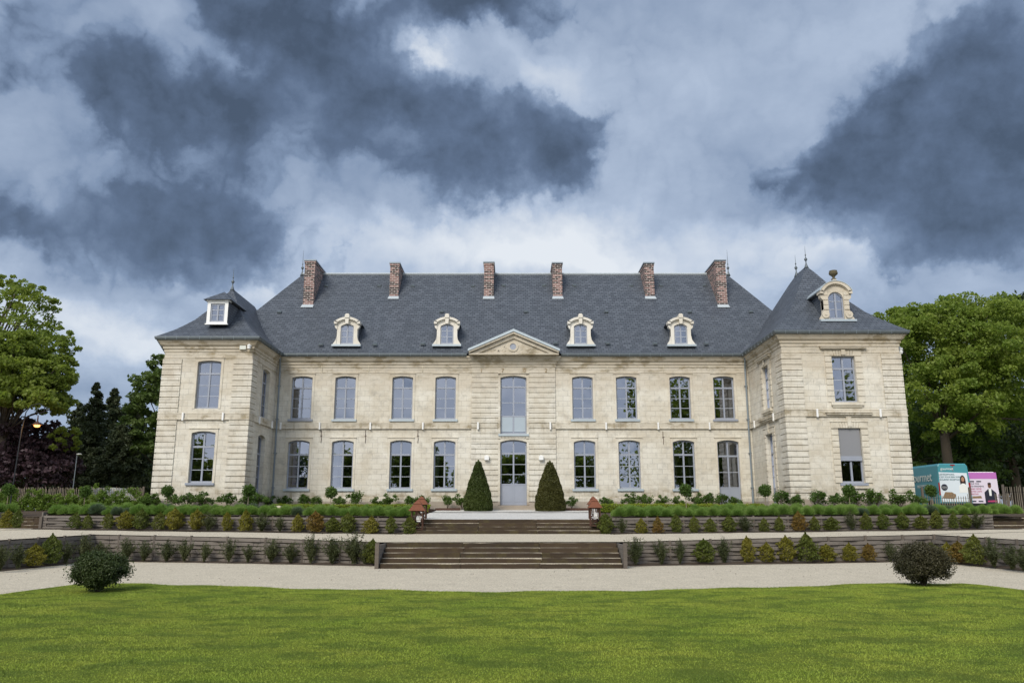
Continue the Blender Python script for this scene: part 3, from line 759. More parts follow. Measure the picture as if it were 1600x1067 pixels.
def window(P, u0, u1, v0, v1, rise=.10, dep=.15, rows=3, tr=.27, panel=0.0, sill='zinc', surround=True, curtain=None, tilt=None, name='window', parent=None, level2=True, blind=False, single=False):
    par = parent or house
    fw = .07
    mb = MB()
    g = .006
    a, b, c, d = u0 + g, u1 - g, v0 + g, v1 - g
    pbox(mb, P, a, a + fw, c, d - rise, dep, dep + .07); pbox(mb, P, b - fw, b, c, d - rise, dep, dep + .07)
    pbox(mb, P, a + fw, b - fw, c, c + .09, dep, dep + .07)
    arcstrip(mb, P, a, b, d, rise, fw + .01, dep - .002, dep + .068)
    um = (a + b) / 2; pb = c + .09
    vt = d - (d - c) * tr
    if panel:
        pbox(mb, P, a + fw, b - fw, c + .09, c + .09 + panel, dep + .012, dep + .05); pb = c + .09 + panel
        for q0, q1 in ((a + fw, um - .03), (um + .03, b - fw)):
            pbox(mb, P, q0 + .06, q1 - .06, c + .18, pb - .1, dep + .004, dep + .02)
        pbox(mb, P, a + fw, b - fw, pb - .04, pb + .04, dep - .004, dep + .06)
    if tr: pbox(mb, P, a + fw, b - fw, vt - .05, vt + .05, dep - .012, dep + .06)
    if not single: pbox(mb, P, um - .045, um + .045, c + .09, d - .05, dep - .006, dep + .062)
    topz = vt if tr else d
    f = mb.build(name, M['joinery'], par)
    bars = MB()
    for r in range(1, rows):
        z = pb + (topz - .05 - pb) * r / rows
        pbox(bars, P, a + fw, b - fw, z - .014, z + .014, dep + .01, dep + .05)
    if rows > 1: pbox(bars, P, um - .012, um + .012, pb + .02, topz - .06, dep + .012, dep + .052); bars.build('glazing_bars', M['joinery_lt'], f)
    gl = MB(); vlev = [(pb, topz)] + ([(vt, d)] if tr else [])
    for q0, q1 in ((a + fw * .6, um), (um, b - fw * .6)):
        for w0, w1 in vlev:
            t1 = (tilt if tilt is not None else random.uniform(-.008, .008)); t2 = random.uniform(-.004, .004); dd = dep + .042
            gl.quad(P(q0, w0, dd - t1 - t2), P(q1, w0, dd + t1 - t2), P(q1, w1, dd + t1 + t2), P(q0, w1, dd - t1 + t2))
    gl.build('pane', M['glass'], f)
    if sill == 'zinc':
        s_ = MB(); pbox(s_, P, u0 - .12, u1 + .12, v0 - .10, v0 - .004, -.10, dep + .02); pbox(s_, P, u0 - .12, u1 + .12, v0 - .13, v0 - .10, -.10, -.07)
        s_.build('sill', M['zinc_pale'], f)
    elif sill == 'zincdark':
        s_ = MB(); pbox(s_, P, u0 - .12, u1 + .12, v0 - .12, v0 - .004, -.10, dep + .02); s_.build('sill', M['joinery'], f)
    elif sill == 'stone':
        s_ = MB(); pbox(s_, P, u0 - .22, u1 + .22, v0 - .16, v0 - .004, -.14, dep + .02); pbox(s_, P, u0 - .15, u1 + .15, v0 - .26, v0 - .16, -.08, 0); s_.build('sill', M['trim'], f)
    if surround:
        s_ = MB(); w_ = .13; pr = -.03
        pbox(s_, P, u0 - w_, u0 - .003, v0 - .003, v1, pr, -.001); pbox(s_, P, u1 + .003, u1 + w_, v0 - .003, v1, pr, -.001)
        A = arc(u0 - .003, u1 + .003, v1, rise)
        for p, q in zip(A[:-1], A[1:]): s_.prism([p, q, (q[0], v1 + w_), (p[0], v1 + w_)], P, pr, -.001)
        pbox(s_, P, u0 - w_, u0 - .003, v1, v1 + w_, pr, -.001); pbox(s_, P, u1 + .003, u1 + w_, v1, v1 + w_, pr, -.001)
        pbox(s_, P, u0 - w_ - .03, u1 + w_ + .03, v1 + w_, v1 + w_ + .04, pr - .04, -.001)
        s_.build('surround', M['trim'], f)
    if curtain:
        s_ = MB()
        for side in curtain:
            n = 14; wd = (b - a) * .36
            for i in range(n):
                for j in range(6):
                    def cp(i, j):
                        fv = j / 6; gather = 1 - .62 * math.sin(min(1, fv * 1.0) * math.pi) ** 2 * (1 if fv < .5 else .4)
                        uu = wd * (i / n) * (1 - .55 * (1 - fv) ** .5 * (1 if side else 1))
                        u_ = a + .03 + uu if side == 0 else b - .03 - uu
                        return P(u_, c + (d - c) * fv, dep + .25 + .035 * math.sin(i * 1.9))
                    s_.quad(cp(i, j), cp(i + 1, j), cp(i + 1, j + 1), cp(i, j + 1))
        s_.build('curtain', M['curtain'], f)
    return f

# --- window positions (metres, from the facade grid)
PF = Plane('F', Y0)
mainU = [-12.63, -10.02, -6.58, -3.99, 4.24, 6.88, 10.10, 12.73]
hw_u, hw_l = .62, .64
bay = (-2.42, 2.60)
holes = []
specs = []
for i, x in enumerate(mainU):
    holes.append((x - hw_u, x + hw_u, 7.24, 9.84, .10)); specs.append(('u', i, holes[-1]))
    xl = x + (0.0 if i < 4 else .06)
    if i == 7: holes.append((xl - .64, xl + .64, 2.28, 6.0, .12))
    else: holes.append((xl - hw_l, xl + hw_l, 3.16, 6.0, .12))
    specs.append(('l', i, holes[-1]))
bh = [(.09 - .78, .09 + .78, 2.22, 6.02, .14), (.09 - .78, .09 + .78, 6.36, 9.86, .12)]
w_ = MB()
wall_holes(w_, PF, XL1, bay[0], ZB, ZC + .3, [h for h in holes if h[0] < -2.5])
w_.build('main_wall', M['stone'], house); w_ = MB()
wall_holes(w_, PF, bay[1], XR0, ZB, ZC + .3, [h for h in holes if h[0] > 2.5])
w_.build('main_wall', M['stone'], house)
# gable/back walls and the inside
b_ = MB()
Pb = Plane('F', Y0 - .07)
PL = Plane('F', YL); PR = Plane('F', YR); PLi = Plane('E', XL1); PRi = Plane('W', XR0)
lw_holes = [(-17.14, -15.86, 7.27, 9.90, .08), (-17.16, -15.88, 3.32, 6.05, .10)]
lwi_holes = [(45.25, 46.60, 7.10, 9.86, .10), (45.25, 46.55, 2.2, 6.10, .14)]
rw_holes = [(16.85, 18.08, 7.40, 9.86, 0.0), (16.88, 18.06, 3.25, 6.06, 0.0)]
rwi_holes = [(44.1, 45.3, 7.40, 9.84, 0.0), (44.1, 45.35, 2.2, 6.05, 0.0)]
a_ = MB(); wall_holes(a_, PL, XL0, XL1, ZB, ZC + .3, lw_holes); wall_holes(a_, PLi, YL, Y0, ZB, ZC + .3, lwi_holes, dep=.32)
a_.quad((XL0, YL, ZB), (XL0, 53, ZB), (XL0, 53, ZC + .3), (XL0, YL, ZC + .3)); a_.quad((XL0, 53, ZB), (-18, 53, ZB), (-18, 53, ZC + .3), (XL0, 53, ZC + .3))
a_.build('wing_wall', M['stone'], house)
a_ = MB(); wall_holes(a_, PR, XR0, XR1, ZB, ZC + .3, rw_holes); wall_holes(a_, PRi, YR, Y0, ZB, ZC + .3, rwi_holes, dep=.32)
a_.quad((XR1, YR, ZB), (XR1, 52, ZB), (XR1, 52, ZC + .3), (XR1, YR, ZC + .3)); a_.quad((XR1, 52, ZB), (18, 52, ZB), (18, 52, ZC + .3), (XR1, 52, ZC + .3))
a_.build('wing_wall', M['stone'], house)
a_ = MB(); a_.box(-18.3, 18.4, 59.2, 59.5, ZB, ZC + .3); a_.box(-18.4, -18.2, 52.5, 59.2, ZB, ZC + .3); a_.box(18.3, 18.5, 51.5, 59.2, ZB, ZC + .3)
a_.build('back_wall', M['stone'], house)
a_ = MB()
a_.box(XL0 + .3, XR1 - .3, 53.0, 53.1, ZB, 10.8); a_.box(XL0 + .2, XR1 - .2, Y0 + .32, 53.0, 6.2, 6.32); a_.box(XL0 + .2, XL1 - .32, YL + .32, Y0 + .31, 6.2, 6.32); a_.box(XR0 + .32, XR1 - .2, YR + .32, Y0 + .31, 6.2, 6.32)
a_.box(XL0 + .2, XR1 - .2, Y0 + .35, 53.0, 2.0, 2.15); a_.box(XL0 + .2, XR1 - .2, Y0 + .3, 53.0, 10.3, 10.4)
for xx_ in (-8.3, -2.5, 2.7, 8.5, -14.3, 14.4): a_.box(xx_, xx_ + .1, Y0 + .35, 53.0, 2.2, 10.2)
a_.build('room_partitions', M['inside'], house)

for fl, i, h in specs:
    x0, x1, z0, z1, r = h
    if fl == 'u': window(PF, x0, x1, z0, z1, r, rows=3, tr=.27, sill='zincdark' if i in (0, 7) else 'zinc')
    elif i == 7: window(PF, x0, x1, z0, z1, r, rows=2, tr=.25, panel=.85, sill=None, name='door', curtain=(1,))
    else: window(PF, x0, x1, z0, z1, r, rows=3, tr=.30, curtain={1: (0,), 3: (0,), 4: (1,), 5: (1,), 6: (0, 1)}.get(i))
MB().box(-13.15, -13.05 + .62, Y0 + .9, Y0 + .93, 3.4, 5.4).build('blue_screen', M['blue'], house)

# --- entrance bay: rusticated courses projecting 7 cm
PBay = Plane('F', Y0 - .08)
r_ = MB()
zz = ZB
course = [2.30 + .306 * k for k in range(28)]
def rust(mb, P, u0, u1, v0, v1, hl, proud=.0, groove=.045):
    """horizontal block courses with real grooves; hl holes cut them"""
    v = v0
    while v < v1 - .05:
        t1 = min(v + .306, v1)
        segs = [(u0, u1)]
        for h in hl:
            if h[2] - .02 < (v + t1) / 2 < h[3] + .1:
                ns = []
                for s in segs:
                    if h[0] > s[0] and h[1] < s[1]: ns += [(s[0], h[0]), (h[1], s[1])]
                    else: ns.append(s)
                segs = ns
        for s in segs: pbox(mb, P, s[0], s[1], v + groove / 2, t1 - groove / 2, -proud, .078)
        v = t1
hb = [(h[0] - .13, h[1] + .13, h[2], h[3], 0) for h in bh]
rust(r_, PBay, bay[0], bay[1], 2.10, 10.02, hb)
pbox(r_, PBay, bay[0], bay[1], 10.03, 10.36, 0, .078)
r_.build('entrance_bay_courses', M['stone'], house)
r_ = MB()
Pbw = Plane('F', Y0 - .03)
wall_holes(r_, Pbw, bay[0] + .001, bay[1] - .001, ZB, 10.36, bh, dep=.27)
for h in bh:
    A = arc(h[0] - .003, h[1] + .003, h[3], h[4])
    pbox(r_, PBay, h[0] - .13, h[0] - .003, h[2], h[3], .0, .048); pbox(r_, PBay, h[1] + .003, h[1] + .13, h[2], h[3], .0, .048)
    for p, q in zip(A[:-1], A[1:]): r_.prism([p, q, (q[0], h[3] + .13), (p[0], h[3] + .13)], PBay, 0, .048)
    if h[2] > 5: pbox(r_, PBay, h[0] - .16, h[1] + .16, h[3] + .13, h[3] + .17, -.05, .048)
# voussoirs over the door
for k in range(9):
    u = .09 - .80 + k * .2; r_.prism([(u - .085, 6.10), (u + .085, 6.10), (u + .095, 6.28), (u - .095, 6.28)], PBay, -.035, -.001)
r_.build('entrance_bay_wall', M['stone'], house)
dr = window(PBay, *bh[0], rows=3, tr=.21, panel=1.1, sill=None, surround=False, name='entrance_door', dep=.2)
MB().box(.16, .19, Y0 + .09, Y0 + .11, 3.5, 3.62).build('handle', M['iron'], dr)
uw = window(PBay, bh[1][0], bh[1][1], bh[1][2], bh[1][3], .12, rows=3, tr=.19, panel=0, sill='zinc', surround=False, dep=.2)
gm = MB()
for q0, q1 in ((bh[1][0] + .08, .04), (.14, bh[1][1] - .08)): pbox(gm, PBay, q0, q1, 6.5, 7.38, .185, .195)
gm.build('glass_guard', M['guard'], uw)
tm = MB(); pbox(tm, PBay, bh[1][0] + .07, bh[1][1] - .07, 7.38, 7.46, .18, .25); tm.build('rail', M['joinery'], uw)
# doorstep
s_ = MB(); s_.box(-1.35, 1.55, 47.28, 47.95, 1.7, 2.05); s_.box(-1.2, 1.4, 47.55, 47.9, 2.053, 2.19)
s_.build('doorstep', M['trim'], house)

# wing windows
window(PL, *lw_holes[0], rows=3, tr=.27, sill=None, tilt=.0)
window(PL, *lw_holes[1], rows=3, tr=.30, sill='zincdark')
window(PLi, *lwi_holes[0], dep=.17, rows=3, tr=.27, sill=None)
window(PLi, *lwi_holes[1], dep=.22, rows=3, tr=.27, sill=None, panel=.8, name='door', surround=False)
window(PR, *rw_holes[0], rows=3, tr=.27, sill='stone', surround=False)
f = window(PR, *rw_holes[1], rows=2, tr=0.0, sill='zincdark', surround=False, curtain=None)
sm = MB(); pbox(sm, PR, rw_holes[1][0] + .03, rw_holes[1][1] - .03, 4.62, 6.05, .09, .13); sm.build('roller_shutter', M['shutter'], f)
sm = MB(); pbox(sm, PR, rw_holes[1][0] + .02, rw_holes[1][1] - .02, 4.38, 4.62, .07, .2); sm.build('shutter_rail', M['joinery'], f)
window(PRi, *rwi_holes[0], dep=.17, rows=3, tr=.27, sill='stone', surround=False)
window(PRi, *rwi_holes[1], dep=.22, rows=3, tr=.27, sill=None, panel=.8, name='door', surround=False)

# right wing windows: blocked surrounds, voussoirs, hoods with brackets
r_ = MB()
for P, hs in ((PR, rw_holes), (PRi, rwi_holes)):
    for h in hs:
        if r_.v: r_.build('window_dressings', M['trim'], house); r_ = MB()
        v = h[2]; k = 0
        while v < h[3] - .02:
            t1 = min(v + .306, h[3])
            wq = .36
            pbox(r_, P, h[0] - wq, h[0] - .003, v + .018, t1 - .018, -.05, -.001); pbox(r_, P, h[1] + .003, h[1] + wq, v + .018, t1 - .018, -.05, -.001)
            v = t1; k += 1
        n = 9; W_ = h[1] - h[0]
        for k in range(n):
            u0 = h[0] + W_ * k / n + .008; u1 = h[0] + W_ * (k + 1) / n - .008; sl_ = (k - 4) * .02
            kd = .07 if k == 4 else .035
            r_.prism([(u0, h[3] + .003), (u1, h[3] + .003), (u1 + sl_, h[3] + .30), (u0 + sl_, h[3] + .30)], P, -kd, -.001)
        for s0, s1 in ((h[0] - .36, h[0] - .0), (h[1] + .0, h[1] + .36)): pbox(r_, P, s0, s1, h[3] + .01, h[3] + .28, -.032, -.001)
        hz = h[3] + .33
        if h[3] < 7: 
            pbox(r_, P, h[0] - .4, h[1] + .4, h[3] + .31, h[3] + .35, -.06, -.001)
            um = (h[0] + h[1]) / 2
            pbox(r_, P, um - .14, um + .14, h[3] + .35, h[3] + .62, -.06, -.001); pbox(r_, P, um - .09, um + .09, h[3] + .08, h[3] + .56, -.10, -.06); hz = h[3] + .62
        else:
            um = (h[0] + h[1]) / 2; pbox(r_, P, um - .1, um + .1, h[3] + .06, h[3] + .32, -.11, -.07)
        pbox(r_, P, h[0] - .52, h[1] + .52, hz, hz + .06, -.10, -.001); pbox(r_, P, h[0] - .58, h[1] + .58, hz + .06, hz + .15, -.18, -.001); pbox(r_, P, h[0] - .62, h[1] + .62, hz + .15, hz + .19, -.22, -.001)
r_.build('window_dressings', M['trim'], house); r_ = MB()
# console bracket under the lower window of the right wing
h = rw_holes[1]
pbox(r_, PR, h[0] - .1, h[1] + .35, 2.98, 3.10, -.12, -.001); pbox(r_, PR, h[1] + .05, h[1] + .28, 2.62, 2.98, -.10, -.001); pbox(r_, PR, h[1] + .1, h[1] + .24, 2.55, 2.62, -.06, -.001)
r_.build('console', M['trim'], house)

# quoins
r_ = MB()
def quoin(P, u0, u1, v0=2.45, v1=10.0, proud=.06, skip=True):
    v = v0
    while v < v1 - .1:
        t1 = v + .302
        if not (6.62 < (v + t1) / 2 < 7.0): 
            j = random.uniform(-.01, .01)
            pbox(r_, P, u0, u1, v + .022, t1 - .022, -proud + j * .4, -.001)
        v = t1
for grp_ in ([(PL, XL0 - .059, XL0 + .98), (Plane('W', XL0), YL + .001, YL + 1.0)], [(PL, XL1 - 1.0, XL1 + .059), (PLi, YL + .001, YL + .95)],
             [(PR, XR0 - .059, XR0 + 1.02), (PRi, YR + .001, YR + 1.0)], [(PR, XR1 - 1.0, XR1 + .059), (Plane('E', XR1), YR + .001, YR + 1.0)]):
    r_ = MB()
    for q_ in grp_: quoin(*q_)
    r_.build('quoins', M['stone'], house)

# mouldings along the wall line
def mould(mb, path, prof, closed=False):
    """profile (out, z); outward = right-hand side of travel"""
    P = [Vector(p) for p in path]; n = len(P); rings = []
    for i in range(n):
        d0 = (P[i] - P[i - 1]).normalized() if i > 0 else None
        d1 = (P[i + 1] - P[i]).normalized() if i < n - 1 else None
        if d0 is None: d0 = d1
        if d1 is None: d1 = d0
        n0 = Vector((d0.y, -d0.x)); n1 = Vector((d1.y, -d1.x)); b = (n0 + n1); b = b / (b.dot(n0))
        rings.append([(P[i].x + b.x * o, P[i].y + b.y * o, z) for o, z in prof])
    m = len(prof); vs = [v for r in rings for v in r]
    fs = [(i * m + j, (i + 1) * m + j, (i + 1) * m + j + 1, i * m + j + 1) for i in range(n - 1) for j in range(m - 1)]
    fs += [tuple(range(m)), tuple((n - 1) * m + j for j in range(m))]
    mb.add(vs, fs)
pathL = [(XL0, 53), (XL0, YL), (XL1, YL), (XL1, Y0), (bay[0], Y0)]
pathR = [(bay[1], Y0), (XR0, Y0), (XR0, YR), (XR1, YR), (XR1, 52)]
c_ = MB()
string = [(0, 6.665), (.095, 6.66), (.095, 6.72), (.07, 6.73), (.07, 6.98), (.085, 6.99), (.085, 7.02), (0, 7.06)]
mould(c_, pathL, string); mould(c_, pathR, string)
c_.build('string_course', M['trim'], house)
c_ = MB()
corn = [(0, 10.36), (.04, 10.38), (.04, 10.50), (.10, 10.56), (.10, 10.66), (.20, 10.74), (.28, 10.90), (.32, 10.92), (.32, 11.02), (.0, 11.03)]
full = [(XL0, 53), (XL0, YL), (XL1, YL), (XL1, Y0), (bay[0], Y0), (bay[0], Y0 - .08), (bay[1], Y0 - .08), (bay[1], Y0), (XR0, Y0), (XR0, YR), (XR1, YR), (XR1, 52)]
mould(c_, full, corn)
arch_ = [(0, 10.02), (.025, 10.03), (.025, 10.06), (0, 10.07)]
mould(c_, pathL, arch_); mould(c_, pathR, arch_)
mould(c_, pathL, [(0, 9.80 + .32), (.0, 9.80 + .32)])
c_.build('cornice', M['trim'], house)
c_ = MB()
pl = [(.0, ZB), (.07, ZB), (.07, 2.62), (.0, 2.68)]
def cutpath(pts, prof, mb): mould(mb, pts, prof)
cutpath([(XL0, 53), (XL0, YL), (XL1, YL), (XL1, 45.2)], [(0, ZB), (.08, ZB), (.08, 2.42), (0, 2.46)], c_); cutpath([(XL1, 46.6), (XL1, Y0), (bay[0], Y0)], pl, c_)
cutpath([(bay[1], Y0), (12.12, Y0)], pl, c_); cutpath([(13.46, Y0), (XR0, Y0), (XR0, 45.4)], pl, c_); cutpath([(XR0, 44.05), (XR0, YR), (XR1, YR), (XR1, 52)], [(0, ZB), (.08, ZB), (.08, 2.50), (0, 2.54)], c_)
c_.build('plinth', M['stone'], house)

# pediment
p_ = MB()
px0, px1, pz = bay[0] - .16, bay[1] + .2, 11.07
ap = (.09, 12.42)
PP = Plane('F', Y0 - .51)
p_.prism([(px0 + .1, pz), (px1 - .1, pz), (ap[0], ap[1] - .12)], PP, 0, .9)
p_.box(px0, px1, Y0 - .72, Y0 + .3, 11.031, 11.12)
for s in (-1, 1):
    e = px0 if s < 0 else px1
    dx, dz = ap[0] - e, ap[1] - 11.13; Ln = math.hypot(dx, dz); nx, nz = -dz / Ln * s * -1, dx / Ln * -s * -1
    def off(k): return [(e, 11.13 + k), (ap[0], ap[1] + k)]
    p_.prism([(e, 11.135), (ap[0], ap[1] - .12), (ap[0], ap[1] + .0), (e, 11.25)], PP, -.30, .8)
    p_.prism([(e + s * -1 * .55, 11.14), (ap[0], ap[1] - .36), (ap[0], ap[1] - .125), (e + s * -1 * .1, 11.14)], PP, -.12, .02)
# round oculus surround
def disc(mb, P, u, v, r0, r1, d0, d1, n=28):
    for k in range(n):
        a0, a1 = 2 * math.pi * k / n, 2 * math.pi * (k + 1) / n
        mb.prism([(u + r0 * math.cos(a0), v + r0 * math.sin(a0)), (u + r1 * math.cos(a0), v + r1 * math.sin(a0)), (u + r1 * math.cos(a1), v + r1 * math.sin(a1)), (u + r0 * math.cos(a1), v + r0 * math.sin(a1))], P, d0, d1)
disc(p_, PP, .06, 11.55, .19, .31, -.05, .0)
# carved relief lumps
for k in range(16):
    u = random.uniform(-1.1, 1.3); v = 11.2 + random.uniform(0, .5) * (1 - abs(u) / 1.6)
    if abs(u - .06) > .38: p_.prism([(u - .07, v), (u + .05, v - .03), (u + .08, v + .06), (u - .02, v + .1)], PP, -.02, .0)
ped = p_.build('pediment', M['trim'], house)
q_ = MB()
for s in (-1, 1):
    e = px0 - .06 if s < 0 else px1 + .06
    q_.prism([(e, 11.22), (ap[0], ap[1] + .005), (ap[0], ap[1] + .16), (e, 11.36)], PP, -.36, 1.2)
q_.build('pediment_capping', M['zinc_pale'], ped)
g_ = MB(); g_.prism([(.06 + .188 * math.cos(2 * math.pi * k / 24), 11.55 + .188 * math.sin(2 * math.pi * k / 24)) for k in range(24)], PP, -.012, -.002)
g_.build('oculus', M['joinery'], ped)
# date
def text(s, size, mat, parent, loc, rot, name, extr=.01, align='CENTER', sx=1.0):
    cu = bpy.data.curves.new(name, 'FONT'); cu.body = s; cu.size = size; cu.extrude = extr; cu.align_x = align
    tmp = bpy.data.objects.new(name, cu); col.objects.link(tmp)
    dg = bpy.context.evaluated_depsgraph_get(); dg.update()
    me = bpy.data.meshes.new_from_object(tmp.evaluated_get(dg)); bpy.data.objects.remove(tmp)
    me.materials.clear(); me.materials.append(mat)
    me.transform(Matrix.Translation(Vector(loc) - wl(parent)) @ Matrix.Rotation(rot[2], 4, 'Z') @ Matrix.Rotation(rot[0], 4, 'X') @ Matrix.Diagonal((sx, 1, 1, 1)))
    o = bpy.data.objects.new(name, me); col.objects.link(o); o.parent = parent; return o
for ch, px in zip('1702', (752.5, 785.5, 819.6, 853)):
    text(ch, .34, M['numeral'], house, (wx(px, 566, 47.9), Y0 - .10, 10.07), (R(90), 0, 0), 'date_numeral', .012)

# roofs ----------------------------------------------------------
def hip(mb, x0, x1, y0, y1, ra, rb, z0, z1, prof):
    """ra, rb ridge end points (x,y); prof list of (t, h)"""
    rings = []
    for tt, hh_ in prof:
        z = z0 + (z1 - z0) * hh_
        A = Vector(ra); B = Vector(rb)
        if abs(ra[0] - rb[0]) > abs(ra[1] - rb[1]): cor = [((x0, y0), A), ((x1, y0), B), ((x1, y1), B), ((x0, y1), A)]
        else: cor = [((x0, y0), A), ((x1, y0), A), ((x1, y1), B), ((x0, y1), B)]
        rings.append([(*Vector(c).lerp(r, tt), z) for c, r in cor])
    vs = [v for r in rings for v in r]; fs = []
    for i in range(len(rings) - 1):
        for k in range(4): fs.append((i * 4 + k, i * 4 + (k + 1) % 4, (i + 1) * 4 + (k + 1) % 4, (i + 1) * 4 + k))
    mb.add(vs, fs)
ZE = 11.16
rf = MB(); hip(rf, -18.8, 19.0, 47.57, 59.5, (-14.46, 53.5), (14.85, 53.5), ZE, 17.9, [(0, 0), (.05, .035), (.1, .085), (1, 1)])
roof = rf.build('roof', M['slate'], house)
profW = [(0, 0), (.12, .075), (.25, .16), (.38, .265), (.5, .37), (.65, .54), (.78, .70), (.89, .85), (1, 1)]
rl = MB(); hip(rl, XL0 - .43, XL1 + .43, YL - .43, 53.5, (-16.8, 46.7), (-16.8, 51.0), ZE, 14.95, profW)
roofL = rl.build('wing_roof', M['slate'], house)
profR = [(0, 0), (.12, .08), (.29, .204), (.41, .30), (.58, .475), (.755, .70), (.9, .885), (1, 1)]
rr = MB(); hip(rr, XR0 - .43, XR1 + .43, YR - .43, 52.5, (17.6, 46.2), (17.6, 47.9), ZE, 16.2, profR)
roofR = rr.build('wing_roof', M['slate'], house)
# soffits
s_ = MB()
s_.box(-18.7, XL1 - .0, 47.6, 59.4, ZE - .09, ZE - .05)
# ridge capping
mbk = MB(); mbk.tube([(-14.5, 53.5, 17.93), (14.9, 53.5, 17.93)], .09, 6); mbk.build('ridge_capping', M['lead'], roof)
# hips caps thin
# gutters
def gutter(path, parent, seams=True, y_b=None):
    g = MB()
    mould(g, path, [(0, 10.99), (.10, 10.97), (.17, 11.01), (.20, 11.09), (.20, 11.17), (.17, 11.17), (.165, 11.10), (0, 11.05)])
    o = g.build('gutter', M['gutter'], parent)
    b = MB()
    P = [Vector(p) for p in path]
    for i in range(len(P) - 1):
        d = (P[i + 1] - P[i]); Ln = d.length; d = d / Ln; nr = Vector((d.y, -d.x)); s = .4
        while s < Ln - .2:
            c = P[i] + d * s; q = [c + d * .007, c - d * .007, c - d * .007 + nr * .206, c + d * .007 + nr * .206]
            b.hexa([(v.x, v.y, 10.98) for v in q], [(v.x, v.y, 11.178) for v in q]); s += .62
    b.build('gutter_bracket', M['zinc'], o)
e = .26
gutter([(XL0 - e, 53), (XL0 - e, YL - e), (XL1 + e, YL - e), (XL1 + e, Y0 - e), (bay[0] - .3, Y0 - e)], roofL)
gutter([(bay[1] + .35, Y0 - e), (XR0 - e, Y0 - e), (XR0 - e, YR - e), (XR1 + e, YR - e), (XR1 + e, 52)], roofR)

# finials
def finial(x, y, z, h, parent):
    m_ = MB(); m_.lathe((x, y, z), [(.15, -.15), (.09, .0), (.035, .18), (.03, .30), (.075, .36), (.10, .42), (.07, .48), (.022, .54), (.02, .64), (.05, .68), (.022, .73), (.014, h * .65), (.010, h * .85), (.004, h)], 10)
    m_.build('finial', M['gutter'], parent, True)
finial(-14.5, 53.5, 17.95, 1.7, roof); finial(14.95, 53.5, 17.95, 1.75, roof)
finial(-16.8, 46.7, 14.95, 1.3, roofL); finial(17.6, 46.2, 16.2, 1.25, roofR); finial(17.6, 47.9, 16.2, 1.25, roofR)

# chimneys
def chimney(x0, x1, y0, y1, zb, zt):
    c = MB(); 
    c.box(x0, x1, y0, y1, zb, zt - .25); c.box(x0 - .03, x1 + .03, y0 - .03, y1 + .03, zt - .25, zt - .09)
    o = c.build('chimney', M['brick'], roof)
    MB().box(x0 - .06, x1 + .06, y0 - .06, y1 + .06, zt - .09, zt).build('chimney_cap', M['zinc'], o)
    f = MB()
    f.hexa([(x0 - .07, y0 - .3, zb + .12), (x1 + .07, y0 - .3, zb + .12), (x1 + .07, y0 + .05, zb + .2), (x0 - .07, y0 + .05, zb + .2)],
           [(x0 - .03, y0 - .10, zb + .33), (x1 + .03, y0 - .10, zb + .33), (x1 + .03, y0 + .05, zb + .42), (x0 - .03, y0 + .05, zb + .42)])
    f.build('flashing', M['lead'], o)
for a, b, yb, pb, pt in ((477, 493, 51.1, 475, 406), (610, 624, 51.75, 462, 410), (756.5, 771.5, 51.75, 462, 409), (863.5, 878, 51.75, 462, 410), (1006.5, 1021, 51.75, 462, 410), (1117.5, 1133, 51.1, 475, 406)):
    chimney(wx(a, pt, yb), wx(b, pt, yb), yb, 107 - yb - .05, wz(pb, yb) - .42, wz(pt, yb))

# roof vents
PROF = [(509.4, 447.6), (592.4, 447.6), (645, 447.6), (739, 447.6), (436, 488.4), (690, 487.6), (501, 539.4), (585.6, 539.4), (660.6, 538.4), (787, 447), (850, 447), (897.6, 447), (986.4, 447),
        (1033, 447), (1101.4, 447), (822, 488), (947.6, 488), (1078, 488), (1174, 488), (868.5, 537), (950, 537.4), (1024, 538), (1104, 538)]
for px, py in PROF:
    dy = (533.5 - py) / F; sl_ = (sn + dy * cs) / (cs - dy * sn)
    k = (17.9 - ZE) / 6.0      # roof: z = ZE + k*(y-47.5)
    y = (ZE - H - k * 47.5) / (sl_ - k); z = H + sl_ * y; x = wx(px, py, y)
    v = MB(); v.hexa([(x - .15, y - .02, z - .03), (x + .15, y - .02, z - .03), (x + .15, y + .12, z + .10), (x - .15, y + .12, z + .10)],
                     [(x - .08, y - .04, z + .045), (x + .08, y - .04, z + .045), (x + .12, y + .09, z + .16), (x - .12, y + .09, z + .16)])
    v.build('roof_vent', M['gutter'], roof)

